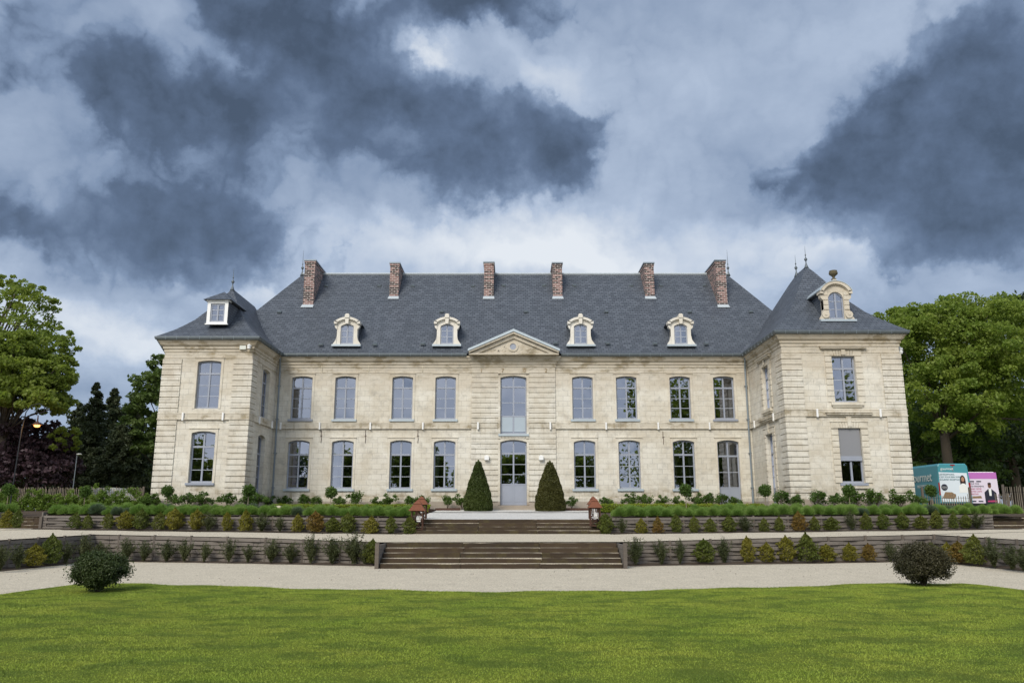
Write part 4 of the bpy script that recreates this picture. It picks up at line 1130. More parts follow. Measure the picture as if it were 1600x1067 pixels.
# dormers
def dormer(xc, yf, zb, parent, w=.62, ow=.40, oh=1.30, kind='stone', sc_=1.0):
    P = Plane('F', yf); m_ = MB()
    W, O = w * sc_, ow * sc_; s = sc_
    top = zb + 1.42 * s
    if kind == 'slate':
        # plain white box dormer with hipped slate roof
        W, O = .58, .40; top = zb + 1.30
        wall_holes(m_, P, xc - W, xc + W, zb, top, [(xc - O, xc + O, zb + .12, top - .12, 0)], dep=.14)
        pbox(m_, P, xc - W - .06, xc + W + .06, top, top + .07, -.06, .3); pbox(m_, P, xc - W - .05, xc + W + .05, zb - .04, zb + .03, -.07, .05)
        o = m_.build('dormer', M['white'], parent)
        for sx in (-1, 1):
            ck = MB(); ck.prism([(0, zb), (0, top), (2.2, top), (.3, zb)], lambda u, v, d, sx=sx: (xc + sx * (W + d), yf + .02 + u, v), -.03, .0)
            ck.build('cheek', M['slate'], o)
        r = MB(); e = .2; zt = top + .072
        r.add([(xc - W - e, yf - e, zt), (xc + W + e, yf - e, zt), (xc + W + e, yf + 2.6, zt), (xc - W - e, yf + 2.6, zt), (xc, yf + .85, zt + .72), (xc, yf + 2.9, zt + .72)],
              [(0, 1, 4), (1, 2, 5, 4), (3, 0, 4, 5), (3, 2, 1, 0)])
        r.build('dormer_roof', M['slate'], o)
        window(P, xc - O, xc + O, zb + .12, top - .12, 0, rows=3, tr=0, dep=.06, sill=None, surround=False, name='dormer_window_tmp', parent=o)
        return o
    rise = .14 * s if kind == 'stone' else .33 * s
    ohh = zb + oh * s + (.0 if kind == 'stone' else .25)
    if kind != 'stone': top = zb + 1.50 * s
    wall_holes(m_, P, xc - W, xc + W, zb, top, [(xc - O, xc + O, zb + .05, ohh, rise)], dep=.16)
    m_.prism([(xc - W, zb), (xc - W + .001, top), (xc - W, top)], P, .0, .3)
    pbox(m_, P, xc - W, xc - W + .02, zb, top, .001, .35); pbox(m_, P, xc + W - .02, xc + W, zb, top, .001, .35)
    # arched cornice
    cr = .30 * s if kind == 'stone' else .52 * s
    A = arc(xc - W - .16 * s, xc + W + .16 * s, top + cr, cr, 16)
    inn = arc(xc - W, xc + W, top + cr - .14 * s, cr - .10 * s, 16)
    for i in range(16):
        m_.prism([A[i], A[i + 1], inn[i + 1], inn[i]], P, -.17, .35)
        m_.prism([inn[i], inn[i + 1], (inn[i + 1][0], top - .02), (inn[i][0], top - .02)], P, -.006, .3)
        B2 = [(u, v - .05 * s) for u, v in (inn[i + 1], inn[i])]
        m_.prism([inn[i], inn[i + 1], B2[0], B2[1]], P, -.08, -.006)
    for sx in (-1, 1):
        u = xc + sx * W
        pbox(m_, P, u + sx * .0, u + sx * .17 * s, top - .14 * s, top + .03, -.17, .35)
        # side volutes
        m_.prism([(u, zb + .55 * s), (u + sx * .05 * s, zb + .30 * s), (u + sx * .22 * s, zb + .05), (u + sx * .22 * s, zb), (u, zb)], P, -.04, .28)
        m_.prism([(u, top - .18), (u + sx * .14 * s, top - .2), (u + sx * .12 * s, top - .34 * s), (u + sx * .05 * s, top - .42 * s), (u, top - .46 * s)], P, -.05, .25)
        if kind != 'stone':
            disc(m_, P, u - sx * .06 * s, zb + .27 * s, .06, .19 * s, -.10, -.01, 14); disc(m_, P, u - sx * .06 * s, zb + .27 * s, .0, .06, -.13, -.01, 10)
            for kk_ in range(4): pbox(m_, P, u - sx * .25 * s, u - sx * .0, zb + .55 * s + kk_ * .25 * s, zb + .77 * s + kk_ * .25 * s, -.05, -.001)
    kb = ohh - .02
    if kind == 'stone':
        m_.prism([(xc - .09, kb), (xc + .09, kb), (xc + .12, top + cr + .02), (xc - .12, top + cr + .02)], P, -.22, -.01)
        pbox(m_, P, xc - .13, xc + .13, top + cr - .08, top + cr + .13, -.26, .1); pbox(m_, P, xc - .09, xc + .09, top + cr + .13, top + cr + .19, -.2, .05)
    else:
        pbox(m_, P, xc - .1, xc + .1, top + cr - .05, top + cr + .12, -.1, .15)
    o = m_.build('dormer', M['dormer'] if kind == 'stone' else M['trim'], parent)
    z_ = MB(); pbox(z_, P, xc - W - .26 * s, xc + W + .26 * s, zb - .12, zb - .002, -.20, .2)
    if kind != 'stone':
        z_.build('zinc_apron', M['zinc_pale'], o); z_ = MB()
        A2 = [(u, v + .035) for u, v in arc(xc - W - .2 * s, xc + W + .2 * s, top + cr, cr, 16)]; A1 = [(u, v + .002) for u, v in arc(xc - W - .16 * s, xc + W + .16 * s, top + cr, cr, 16)]
        for i in range(16): z_.prism([A2[i], A2[i + 1], A1[i + 1], A1[i]], P, -.2, 1.9)
    z_.build('zinc_apron' if kind == 'stone' else 'zinc_roof_edge', M['zinc_pale'], o)
    for sx in (-1, 1):
        ck = MB()
        ck.prism([(0, zb + .05), (0, top), (2.2, top), (.35, zb)], lambda u, v, d, sx=sx: (xc + sx * (W - .03 + d), yf + .34 + u, v), -.03, .0)
        ck.build('cheek', M['slate'], o)
    ck = MB()
    for i in range(16): ck.prism([A[i], A[i + 1], inn[i + 1], inn[i]], P, .352, 2.6 if kind == 'stone' else 2.4)
    ck.build('dormer_roof', M['slate'], o)
    window(P, xc - O, xc + O, zb + .05, ohh, rise, rows=3, tr=0, dep=.08, sill=None, surround=False, name='dormer_window_tmp', parent=o)
    if kind != 'stone':
        ur = MB(); ur.lathe((xc, yf + .02, top + cr + .12), [(.12, 0), (.14, .04), (.06, .10), (.06, .14), (.12, .22), (.22, .30), (.24, .40), (.19, .44), (.22, .50), (.1, .54)], 14); ur.build('urn', M['mossurn'], o, True)
    return o
for px in (542.5, 698.5, 907, 1063.5): dormer(wx(px, 520, 48.06), 48.02, 11.78, house)
dormer(wx(339, 490, 43.7), 43.75, 12.06, house, kind='slate')
dR = dormer(wx(1305, 480, 42.6), 42.45, 11.98, house, kind='big', w=.66, ow=.39, oh=1.24, sc_=1.06)
# dormer windows: lift bars/panes up one level (thing > part > sub-part)
for o in list(bpy.data.objects):
    if o.name.startswith('dormer_window_tmp'):
        for ch in list(o.children):
            l = Vector(ch.location); ch.parent = o.parent; ch.location = l + Vector(o.location)
        o.name = 'dormer_window'

# downpipes
def pipe(x, y, sx):
    m_ = MB(); m_.tube([(x + sx * .45, y - .42, 11.0), (x + sx * .40, y - .36, 10.75), (x + sx * .06, y - .16, 10.3), (x + .0, y - .13, 10.1), (x, y - .13, 3.0)], .055, 8)
    m_.tube([(x, y - .13, 3.0), (x, y - .13, 1.85)], .07, 8)
    for z in (9.2, 7.2, 5.2, 3.2): m_.box(x - .08, x + .08, y - .2, y, z, z + .05)
    m_.build('downpipe', M['zinc'], house, False)
pipe(-13.98, Y0, 0.1); pipe(14.05, Y0, -.1)
m_ = MB(); m_.tube([(XL0 - .35, YL - .3, 11.0), (XL0 - .2, YL - .1, 10.7), (XL0 - .1, YL + .5, 10.3), (XL0 - .1, YL + 1.3, 10.1), (XL0 - .1, YL + 1.3, 1.9)], .05, 8); m_.build('downpipe', M['zinc'], house)

# wall lights on the string course
def wall_light(P, u):
    m_ = MB(); z = 6.62
    pbox(m_, P, u - .045, u + .045, z, z + .42, -.16, -.08); pbox(m_, P, u - .02, u + .02, z + .1, z + .3, -.08, -.0)
    m_.build('wall_light', M['white'], house)
for px in (286.5, 349): wall_light(PL, wx(px, 656, YL))
for px in (500, 579, 661): wall_light(PF, wx(px, 668, Y0))
wall_light(PF, -13.75)
for px in (747, 859.6): wall_light(PBay, wx(px, 668, Y0))
for px in (946.7, 1028, 1108): wall_light(PF, wx(px, 667, Y0))
for px in (1276, 1374.5): wall_light(PR, wx(px, 650, YR))
wall_light(PLi, 44.9); wall_light(PLi, 47.3); wall_light(PRi, 43.5); wall_light(PRi, 47.0)
for px in (760.5, 845.5):
    x = wx(px, 715, Y0 - .2); m_ = MB(); m_.box(x - .13, x + .13, Y0 - .30, Y0 - .08, 4.82, 5.06); m_.box(x - .05, x + .05, Y0 - .2, Y0 - .08, 5.06, 5.1); m_.build('door_lamp', M['white'], house)
# camera box and dome camera under the left cornice, lamp globe on the right corner
x, z = at(380, 541, YL - .1)
c_ = MB(); c_.box(x - .17, x + .17, YL - .16, YL - .045, z - .18, z + .18); c_.build('alarm_box', M['offwhite'], house)
x, z = at(390, 541, YL - .1)
c_ = MB(); c_.box(x - .02, x + .13, YL - .14, YL - .046, z - .02, z + .13); c_.lathe((x + .02, YL - .24, z - .2), [(.03, 0), (.08, .03), (.095, .09), (.09, .16), (.11, .17), (.11, .22), (.05, .27)], 12); c_.box(x - .01, x + .05, YL - .26, YL - .14, z + .04, z + .09); c_.build('security_camera', M['white'], house)
c_ = MB(); c_.lathe((XR1 + .25, YR + .35, 10.02), [(.03, 0), (.09, .03), (.12, .12), (.09, .22), (.13, .25), (.12, .33), (.04, .38)], 12); c_.box(XR1 + .05, XR1 + .25, YR + .3, YR + .4, 10.36, 10.42); c_.build('security_camera', M['white'], house)
# iron wall ties
for px, py in ((503, 574), (576, 574), (660, 572), (948, 571), (1036, 569), (1107, 570), (502, 682), (571, 682), (653, 682), (1036, 684)):
    x, z = at(px, py, Y0); m_ = MB(); m_.tube([(x, Y0 - .03, z - .38), (x + .02, Y0 - .04, z - .1), (x - .01, Y0 - .04, z + .1), (x, Y0 - .03, z + .38)], .014, 5); m_.tube([(x - .06, Y0 - .03, z + .02), (x + .07, Y0 - .03, z + .06)], .012, 5)
    m_.build('wall_anchor', M['rust_dark'] if py > 600 else M['lightstone'], house)

# ------------------------------------------------------------------ leaves
def leaf_verts(C, size, upb=.25, asp=.6, jit=.35):
    n = len(C); s = size * rng.uniform(1 - jit, 1 + jit, (n, 1))
    nrm = rng.normal(size=(n, 3)); nrm[:, 2] += upb * 2; nrm /= np.linalg.norm(nrm, axis=1, keepdims=True)
    r = rng.normal(size=(n, 3)); a = np.cross(nrm, r); a /= np.linalg.norm(a, axis=1, keepdims=True) + 1e-9; b = np.cross(nrm, a)
    V = np.empty((n, 4, 3)); V[:, 0] = C - a * s; V[:, 1] = C + b * s * asp; V[:, 2] = C + a * s; V[:, 3] = C - b * s * asp
    return V.reshape(-1, 3)
def rand_dirs(n, up=0.0):
    d = rng.normal(size=(n, 3)); d[:, 2] += up; return d / np.linalg.norm(d, axis=1, keepdims=True)
def crown_pts(ells, nclump, per, cr=(.16, .26), flat=.6, shell=.75, low=-.6):
    out = []; cent = []
    for (cx, cy, cz, rx, ry, rz), k in zip(ells, nclump):
        d = rand_dirs(k * 3); d = d[d[:, 2] > low][:k]; k = len(d)
        rad = (shell + (1.0 - shell) * rng.random(k)) ; rad[: k // 5] *= rng.uniform(.3, .8, k // 5)
        cc = np.array([cx, cy, cz]) + d * rad[:, None] * np.array([rx, ry, rz])
        R0 = (rx * ry * rz) ** (1 / 3)
        for c in cc:
            r = R0 * rng.uniform(*cr); m = int(per * rng.uniform(.6, 1.3))
            q = rand_dirs(m, .25) * (rng.random((m, 1)) ** .35) * r; q[:, 2] *= flat
            out.append(c + q); cent.append(c)
    return np.concatenate(out), np.array(cent)
def make_tree(name, base, ells, nclump, per, leaf, mat, label, cat='tree', group=None, trunk_r=.4, fork=.3, flat=.6, nlimb=14, shell=.75, cr=(.16, .26), low=-.6, barkm='bark', lean=(0, 0), asp=.6):
    root = thing(name, base, label, cat, group)
    pts, cent = crown_pts(ells, nclump, per, cr, flat, shell, low)
    np_mesh('crown', leaf_verts(pts, leaf, asp=asp), 4, M[mat], root)
    b = Vector(base); mb = MB()
    top = max(e[2] + e[5] * .5 for e in ells); e0 = ells[0]
    fz = b.z + (top - b.z) * fork
    fp = Vector((b.x + lean[0], b.y + lean[1], fz))
    mid = b.lerp(fp, .5) + Vector((random.uniform(-.15, .15), 0, 0))
    mb.tube([b + Vector((0, 0, -.2)), b + Vector((0, 0, .5)), mid, fp], [trunk_r * 1.35, trunk_r * 1.02, trunk_r * .85, trunk_r * .7], 10)
    idx = rng.choice(len(cent), min(nlimb, len(cent)), replace=False)
    for i in idx:
        c = Vector(cent[i]); st = fp.lerp(b, random.uniform(0, .25))
        m1 = st.lerp(c, .4) + Vector((random.uniform(-.3, .3), random.uniform(-.3, .3), (c - st).length * .12)); m2 = st.lerp(c, .75) + Vector((0, 0, (c - st).length * .06))
        rr_ = trunk_r * random.uniform(.16, .34)
        mb.tube([st, m1, m2, c], [rr_, rr_ * .65, rr_ * .4, rr_ * .12], 6)
    mb.build('trunk', M[barkm], root, True)
    return root

# chestnut behind the right wing
def E(px, py, Y, rx, rz, ry=None):
    x, z = at(px, py, Y); return (x, Y, z, rx, ry or rx, rz)
bx, _ = at(1487, 780, 64)
make_tree('chestnut_tree', (bx, 64, 1.9),
  [E(1500, 540, 64, 5.6, 3.4), E(1455, 560, 63, 5.0, 3.8), E(1540, 590, 63, 5.2, 4.6), E(1470, 640, 62, 4.6, 3.2), E(1580, 640, 64, 5.0, 4.0), E(1425, 510, 65, 3.6, 1.5), E(1500, 505, 64, 5.4, 1.9), E(1550, 560, 60, 4.0, 2.6)],
  [130, 120, 120, 70, 90, 50, 90, 70], 130, .125, 'chestnut_leaf', 'large spreading green chestnut tree behind the teal van', trunk_r=.46, fork=.42, nlimb=22, shell=.82, cr=(.15, .24))
make_tree('broadleaf_tree', (wx(1420, 780, 74), 74, 1.9), [E(1410, 640, 74, 4.5, 6.0), E(1440, 720, 72, 6, 4.2), E(1480, 700, 76, 6, 5)], [70, 60, 60], 60, .2, 'mid_leaf', 'mid green tree low behind the chestnut, next to the right wing corner', trunk_r=.4, nlimb=8)
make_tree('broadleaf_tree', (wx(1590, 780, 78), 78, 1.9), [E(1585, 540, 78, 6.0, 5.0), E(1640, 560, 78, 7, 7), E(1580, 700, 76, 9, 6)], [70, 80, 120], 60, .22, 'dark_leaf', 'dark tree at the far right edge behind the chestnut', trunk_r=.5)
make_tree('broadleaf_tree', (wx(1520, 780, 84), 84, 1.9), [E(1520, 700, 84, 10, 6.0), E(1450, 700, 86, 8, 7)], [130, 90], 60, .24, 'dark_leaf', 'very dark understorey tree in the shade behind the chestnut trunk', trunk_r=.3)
# left side
make_tree('maple_tree', (wx(-60, 780, 52), 52, 1.8),
  [E(15, 500, 52, 3.3, 2.4), E(50, 470, 53, 2.0, 1.6), E(75, 540, 52, 1.9, 1.5), E(25, 560, 52, 3.6, 2.6), E(-40, 560, 50, 5.5, 4.4), E(95, 600, 52, 1.3, .9), E(20, 450, 54, 1.6, .8)],
  [46, 34, 28, 60, 50, 14, 20], 60, .105, 'maple_leaf', 'tall airy maple with fresh green leaves at the left edge', trunk_r=.4, fork=.42, nlimb=40, shell=.5, cr=(.13, .24))
make_tree('maple_tree', (wx(-10, 780, 46), 46, 1.8),
  [E(10, 590, 46, 3.0, 1.9), E(60, 620, 46, 1.9, 1.3), E(20, 545, 46, 1.9, 1.2), E(95, 560, 47, 1.0, .9), E(100, 690, 47, .9, .9), E(60, 590, 46, 1.9, 1.0), E(30, 628, 45, 2.4, .8)],
  [150, 70, 70, 20, 20, 60, 60], 80, .105, 'maple_leaf', 'dense bright green maple in front, hanging over the purple beech', trunk_r=.3, fork=.5, nlimb=22, shell=.7)
make_tree('purple_beech', (wx(30, 780, 48), 48, 1.8), [E(20, 700, 48, 3.2, 1.9), E(70, 720, 48, 1.7, 1.5), E(30, 740, 47, 3.4, 1.4), E(95, 725, 48, .9, 1.0)], [120, 70, 90, 30], 80, .12, 'purple_leaf', 'rounded dark purple leaved beech at the left edge', trunk_r=.25, nlimb=8)
def conifer(px, ptop, Y, rad, label, mat='conifer_leaf', n=26000, leaf=.12):
    x, zt = at(px, ptop, Y); root = thing('conifer_tree', (x, Y, 1.8), label, 'tree', 'dark conifers beyond the left fence')
    h = zt - 1.8; P_ = []
    nbr = 210; per = n // nbr
    for b in range(nbr):
        tb = rng.random() ** .8; a_ = rng.uniform(0, 2 * np.pi); Lb = rad * (1.0 - tb) ** .85 * rng.uniform(.55, 1.2) + .12
        u = rng.random(per) ** .75; up = rng.uniform(-.25, .45)
        q = np.stack([x + Lb * u * np.cos(a_), Y + Lb * u * np.sin(a_), 1.9 + h * tb * .985 + Lb * (up * u - .3 * u * u)], 1)
        P_.append(q + rng.normal(0, 1, (per, 3)) * (.06 + .13 * (1 - u[:, None])) * min(1.0, Lb))
    C = np.concatenate(P_)
    np_mesh('crown', leaf_verts(C, leaf, asp=.4), 4, M[mat], root)
    MB().tube([(x, Y, 1.6), (x, Y, 1.8 + h * .5), (x, Y, zt - .1)], [.22, .14, .02], 8).build('trunk', M['bark'], root)
conifer(152, 598, 60, 3.0, 'dark conifer with the highest tip among those left of the left wing', n=22000)
conifer(125, 628, 62, 2.6, 'dark conifer nearest the purple beech')
conifer(180, 606, 64, 3.2, 'dark bushy conifer right of the highest tip')
conifer(212, 612, 66, 3.4, 'dark conifer half behind the light green tree beside the left wing')
conifer(145, 660, 56, 3.0, 'low dark conifer in front of the taller ones')
conifer(190, 665, 55, 3.0, 'low dark conifer close to the left wing')
make_tree('broadleaf_tree', (wx(250, 780, 58), 58, 1.8), [E(245, 610, 58, 2.2, 1.9), E(232, 650, 57, 2.0, 2.0), E(225, 700, 56, 1.7, 1.2), E(250, 690, 58, 2.2, 2.2), E(255, 570, 59, 1.4, 1.2)], [50, 44, 26, 40, 20], 60, .13, 'mid_leaf', 'light green tree rising beside the left wing', trunk_r=.22, nlimb=14, shell=.6)
# distant woods, one mass: beyond the house and on the far side of the lawn (mirrored in the windows)
def wood(seglist, label, name, mat='dark_leaf'):
    allp = []
    for x0, x1, y0, y1, hmin, hmax, n in seglist:
        for k in range(n):
            f_ = (k + .5) / n; x = x0 + (x1 - x0) * f_ + rng.normal(0, 1.2); y = y0 + (y1 - y0) * f_ + rng.normal(0, 1.2)
            h = rng.uniform(hmin, hmax); m_ = 900; r = h * .36
            d = rand_dirs(14); cc = d * np.array([r * .8, r * .8, h * .30]) + np.array([x, y, 1.0 + h * .52])
            for c in cc: allp.append(c + rand_dirs(m_ // 5) * (rng.random((m_ // 5, 1)) ** .4) * r * .42)
    return tag(np_mesh(name, leaf_verts(np.concatenate(allp), .33), 4, M[mat]), label, 'woodland', kind='stuff')
wood([(-110, -28, 80, 95, 9, 12, 16), (-34, -20, 74, 76, 8, 10, 4), (26, 120, 95, 90, 12, 17, 20)], 'dark belt of distant trees beyond both ends of the house', 'distant_woodland')
wood([(-60, -27, -26, -42, 11, 15, 9), (-19, -11, -44, -44, 12, 14, 3), (-3, 5, -44, -42, 11, 13, 3), (9, 14, -44, -40, 12, 14, 2), (22, 40, -22, -28, 20, 25, 7), (40, 70, -28, -20, 14, 18, 8)], 'belt of trees across the lawn mirrored in the window panes', 'park_woodland', 'maple_leaf')

# ------------------------------------------------------------------ garden plants
def shrub_mesh(kind, seed):
    """unit prototypes, local origin at foot"""
    if kind in ('gold', 'green', 'rust'):
        n = 3000; z = rng.random(n) ** .85; ang = rng.uniform(0, 2 * np.pi, n)
        nb_ = 9; lob = 1 + .24 * np.sin(ang * 3 + seed) + .24 * np.sin(z * 15 + ang * 2 + seed) + .18 * np.sin(z * 31 - ang * 4 + seed * 2)
        pk = (.10, .22, .02, .16, .26, .06)[seed]; r = .25 * (np.sin(np.clip(z * (.98 - pk) + .06 + pk, 0, 1) * np.pi) ** .75) * lob * (.55 + .45 * rng.random(n) ** .5)
        C = np.stack([r * np.cos(ang), r * np.sin(ang), .04 + z * .62], 1); V = leaf_verts(C, .025, asp=.5)
        mat = {'gold': 'thuja_gold', 'green': 'thuja_green', 'rust': 'thuja_rust'}[kind]
    else:
        # spiky upright young yew: twigs of needles
        P_ = []
        for k in range(64):
            a_ = rng.uniform(0, 2 * np.pi); up = rng.uniform(.5, 1.0); L_ = rng.uniform(.3, .62); st = rng.uniform(0, .25)
            t_ = rng.random(42)[:, None]; d = np.array([math.cos(a_) * (1 - up) * 1.1, math.sin(a_) * (1 - up) * 1.1, up]); d /= np.linalg.norm(d)
            P_.append(np.array([0, 0, st * .4 + .03]) + d * t_ * L_ + rng.normal(0, .022, (42, 3)))
        C = np.concatenate(P_); C[:, 2] = np.maximum(C[:, 2], .02); V = leaf_verts(C, .034, asp=.24); mat = 'dark_yew'
    o = np_mesh('shrub_proto', V, 4, M[mat]); return o
protos = {k: [shrub_mesh(k, s) for s in range(6)] for k in ('gold', 'green', 'rust', 'dark')}
LOOK = {'gold': 'golden yellow dwarf conifer', 'green': 'yellow-green dwarf conifer', 'rust': 'rusty orange dwarf conifer', 'dark': 'spiky dark green young yew'}
used = set()
def place_shrub(kind, x, y, z, s, label, grp, nm='dwarf_conifer'):
    pr = random.choice(protos[kind])
    c = pr.copy(); col.objects.link(c); c.name = nm if kind != 'dark' else 'young_yew'
    c.location = (x, y, z); c.rotation_euler = (random.uniform(-.06, .06), random.uniform(-.06, .06), random.uniform(0, 6.3)); q = random.uniform(.68, 1.08); c.scale = (s * q, s * q, s * random.uniform(.82, 1.14))
    tag(c, label, 'shrub', grp)
def row(pxs, line, side, where, dist, zf, base_s, ymap):
    for i, (px, kind) in enumerate(pxs, 1):
        Y = ymap(px); x = wx(px, 870 if base_s > 1.1 else 820, Y)
        place_shrub(kind, x, Y, zf(x, Y), base_s * random.uniform(.9, 1.12), f'{LOOK[kind]}, {ordn(i)} from the steps {where}', 'young shrubs along the timber walls')
d, g_, y_, r_k = 'dark', 'green', 'gold', 'rust'
lowL = [(581, g_), (570, d), (553, d), (519, d), (486, d), (455, d), (424, d), (388, d), (358, d), (319, d), (288, d), (260, d), (225, d), (196, d), (153, d), (130, d), (103, d), (82, g_), (55, y_), (30, d), (2, d)]
lowR = [(993, d), (1034, d), (1062, d), (1100, g_), (1132, d), (1169, y_), (1197, y_), (1230, y_), (1260, g_), (1292, y_), (1328, y_), (1358, r_k), (1391, d), (1456, g_), (1480, y_), (1498, r_k), (1522, g_), (1552, d), (1580, d), (1598, d)]
def yl(line, off):
    P = [(p[0], p[1]) for p in line]
    def fy(px):
        best = None
        for (a, b) in zip(P[:-1], P[1:]):
            for s in range(0, 21):
                q = (a[0] + (b[0] - a[0]) * s / 20, a[1] + (b[1] - a[1]) * s / 20)
                X = (px - 800) / F * (q[1] * cs - 1.4 * sn * .3)
                if best is None or abs(X - q[0]) < best[0]: best = (abs(X - q[0]), q[1])
        return best[1] - off
    return fy
LWv = [p for p in LW]; RWv = [p for p in RW]
def low_y(px):
    # perspective position of the plants along the lower walls, turning forward at both ends
    if px > 800: px = 1600 - px
    if px >= 150: return float(np.interp(px, [150, 400, 600], [30.2, 29.0, 27.7]))
    return float(np.interp(px, [0, 150], [24.4, 30.2]))
row(lowL, LW, -1, 'at lower left plank wall', 0, lambda x, y: .03, 1.22, low_y)
row(lowR, RW, 1, 'at lower right plank wall', 0, lambda x, y: .03, 1.22, low_y)
upL = [(639, g_), (609, g_), (578, y_), (541, g_), (517, g_), (491, r_k), (462, y_), (435, d), (406, d), (381, y_), (352, y_), (322, d), (301, y_), (268, y_), (244, g_), (215, g_), (191, y_), (164, g_), (132, g_), (111, g_), (20, g_), (4, y_)]
upR = [(947, g_), (973, d), (1004, y_), (1029, r_k), (1058, g_), (1086, g_), (1112, g_), (1142, g_), (1167, d), (1196, g_), (1222, g_), (1252, r_k), (1278, g_), (1303, g_), (1336, d), (1360, g_), (1384, g_), (1417, g_), (1444, g_), (1470, g_), (1496, g_), (1516, g_), (1532, d)]
def up_y(px):
    if px > 800: px = 1600 - px
    return float(np.interp(px, [60, 400, 650], [35.5, 34.1, 33.2])) if px > 30 else 34.6
def mid_ground(x, y):
    A_ = float(np.interp(abs(x), [4, 9, 15, 21], [.75, .86, .94, 1.0])); B_ = float(np.interp(abs(x), [4, 9, 21], [.92, .97, 1.08]))
    f_ = min(1, max(0, (y - 29) / 6)); return A_ + (B_ - A_) * f_
row(upL, LU, -1, 'at upper left plank wall', 0, mid_ground, 1.12, up_y)
row(upR, RU, 1, 'at upper right plank wall', 0, mid_ground, 1.12, up_y)
for k in protos:
    for o in protos[k]: bpy.data.objects.remove(o)
sheet('soil_bed', [(-3.95, 33.62, .95), (-9.0, 34.25, 1.0), (-20.4, 35.95, 1.10)], [(-4.0, 33.05, .925), (-9.0, 33.55, .965), (-20.6, 35.1, 1.075)], 30, 4, M['soil'], jit=.015)
sheet('soil_bed', [(3.8, 33.62, .95), (10.0, 34.35, 1.0), (21.6, 35.95, 1.10)], [(3.85, 33.05, .925), (10.0, 33.6, .965), (21.7, 35.1, 1.075)], 30, 4, M['soil'], jit=.015)

# lavender mounds
def mound(mat, seed):
    n = 2000; d = rand_dirs(n, .35); d = d[d[:, 2] > -.12]; n = len(d); r = .30 * (1 + .10 * np.sin(d[:, :1] * 7 + seed)) * rng.uniform(.88, 1.04, (n, 1))
    tip = d * r * np.array([1.05, 1.05, .9]) + np.array([0, 0, .10]); ro = d * r * .25 + np.array([0, 0, .06])
    s = rng.normal(size=(n, 3)); s = np.cross(d, s); s /= np.linalg.norm(s, axis=1, keepdims=True); wd = .0085
    V = np.empty((n, 3, 3)); mid = ro + (tip - ro) * .5
    V[:, 0] = mid - s * wd; V[:, 1] = mid + s * wd; V[:, 2] = tip
    V2 = np.empty((n, 3, 3)); V2[:, 0] = ro; V2[:, 1] = mid + s * wd * 1.6; V2[:, 2] = mid - s * wd * 1.6
    return np_mesh('lavender_proto', np.concatenate([V, V2]).reshape(-1, 3), 3, M[mat])
mp = [mound('lavender_leaf', s) for s in range(3)]; mg = mound('lavender_grey', 4)
def ugz(x, y): 
    a_ = float(np.interp(abs(x), [4, 9, 21], [1.52, 1.57, 1.64])); ya = float(np.interp(abs(x), [4, 9, 21], [33.7, 34.3, 36]))
    return a_ + max(0, y - ya) * .03 - .02
for side, nm in ((-1, 'left'), (1, 'right')):
    for rw_, (off, rn) in enumerate(((.55, 'front'), (1.15, 'middle'), (1.75, 'back'))):
        x = side * (4.45 + (.25 if rw_ == 1 else 0)); i = 0
        xmax = (27.5 if side < 0 else 22.6)
        while abs(x) < xmax:
            i += 1; ax = abs(x)
            if not (20.5 < ax < 22.9 and side < 0):
                ya = float(np.interp(ax, [4, 9, 21, 28], [33.7, 34.35, 36.05, 36.9])) + off + random.uniform(-.08, .08)
                pr = random.choice(mp) if random.random() > .07 else mg
                c = pr.copy(); col.objects.link(c); c.name = 'lavender_mound'
                s = random.uniform(1.0, 1.32) * (1.0 if rw_ else .95)
                if random.random() < .06: s *= .7
                c.location = (x + random.uniform(-.05, .05), ya, ugz(x, ya)); c.rotation_euler = (0, 0, random.uniform(0, 6.3)); c.scale = (s * 1.0, s * 1.0, s * random.uniform(1.0, 1.25))
                tag(c, f'round green lavender mound, {ordn(i)} from the lanterns in the {rn} row {nm}', 'lavender', 'lavender mounds along the upper terrace')
            x += side * random.uniform(.46, .56)
for o in mp + [mg]: bpy.data.objects.remove(o)

# bright box hedge strips
def hedge(x0, x1, y0, y1, z, h, label, n=9000):
    C = rng.random((n, 3)) * np.array([x1 - x0, y1 - y0, h]) + np.array([x0, y0, z])
    top = rng.random(n) < .55; C[top, 2] = z + h + rng.normal(0, .03, top.sum()) + .02 * np.sin(C[top, 0] * 5)
    C[~top, 1] = y0 + rng.normal(0, .04, (~top).sum())
    root = thing('box_hedge', ((x0 + x1) / 2, y0, z), label, 'hedge', 'clipped box hedges in front of the house')
    np_mesh('foliage', leaf_verts(C, .035), 4, M['box_leaf'], root)
    MB().box(x0 + .05, x1 - .05, y0 + .06, y1, z - .1, z + h - .05).build('branches', M['yew_leaf'], root)
hedge(-12.6, -4.3, 43.2, 43.7, 1.80, .36, 'low bright yellow-green box hedge left of the entrance')
hedge(4.4, 13.3, 43.2, 43.7, 1.80, .38, 'low bright yellow-green box hedge right of the entrance')
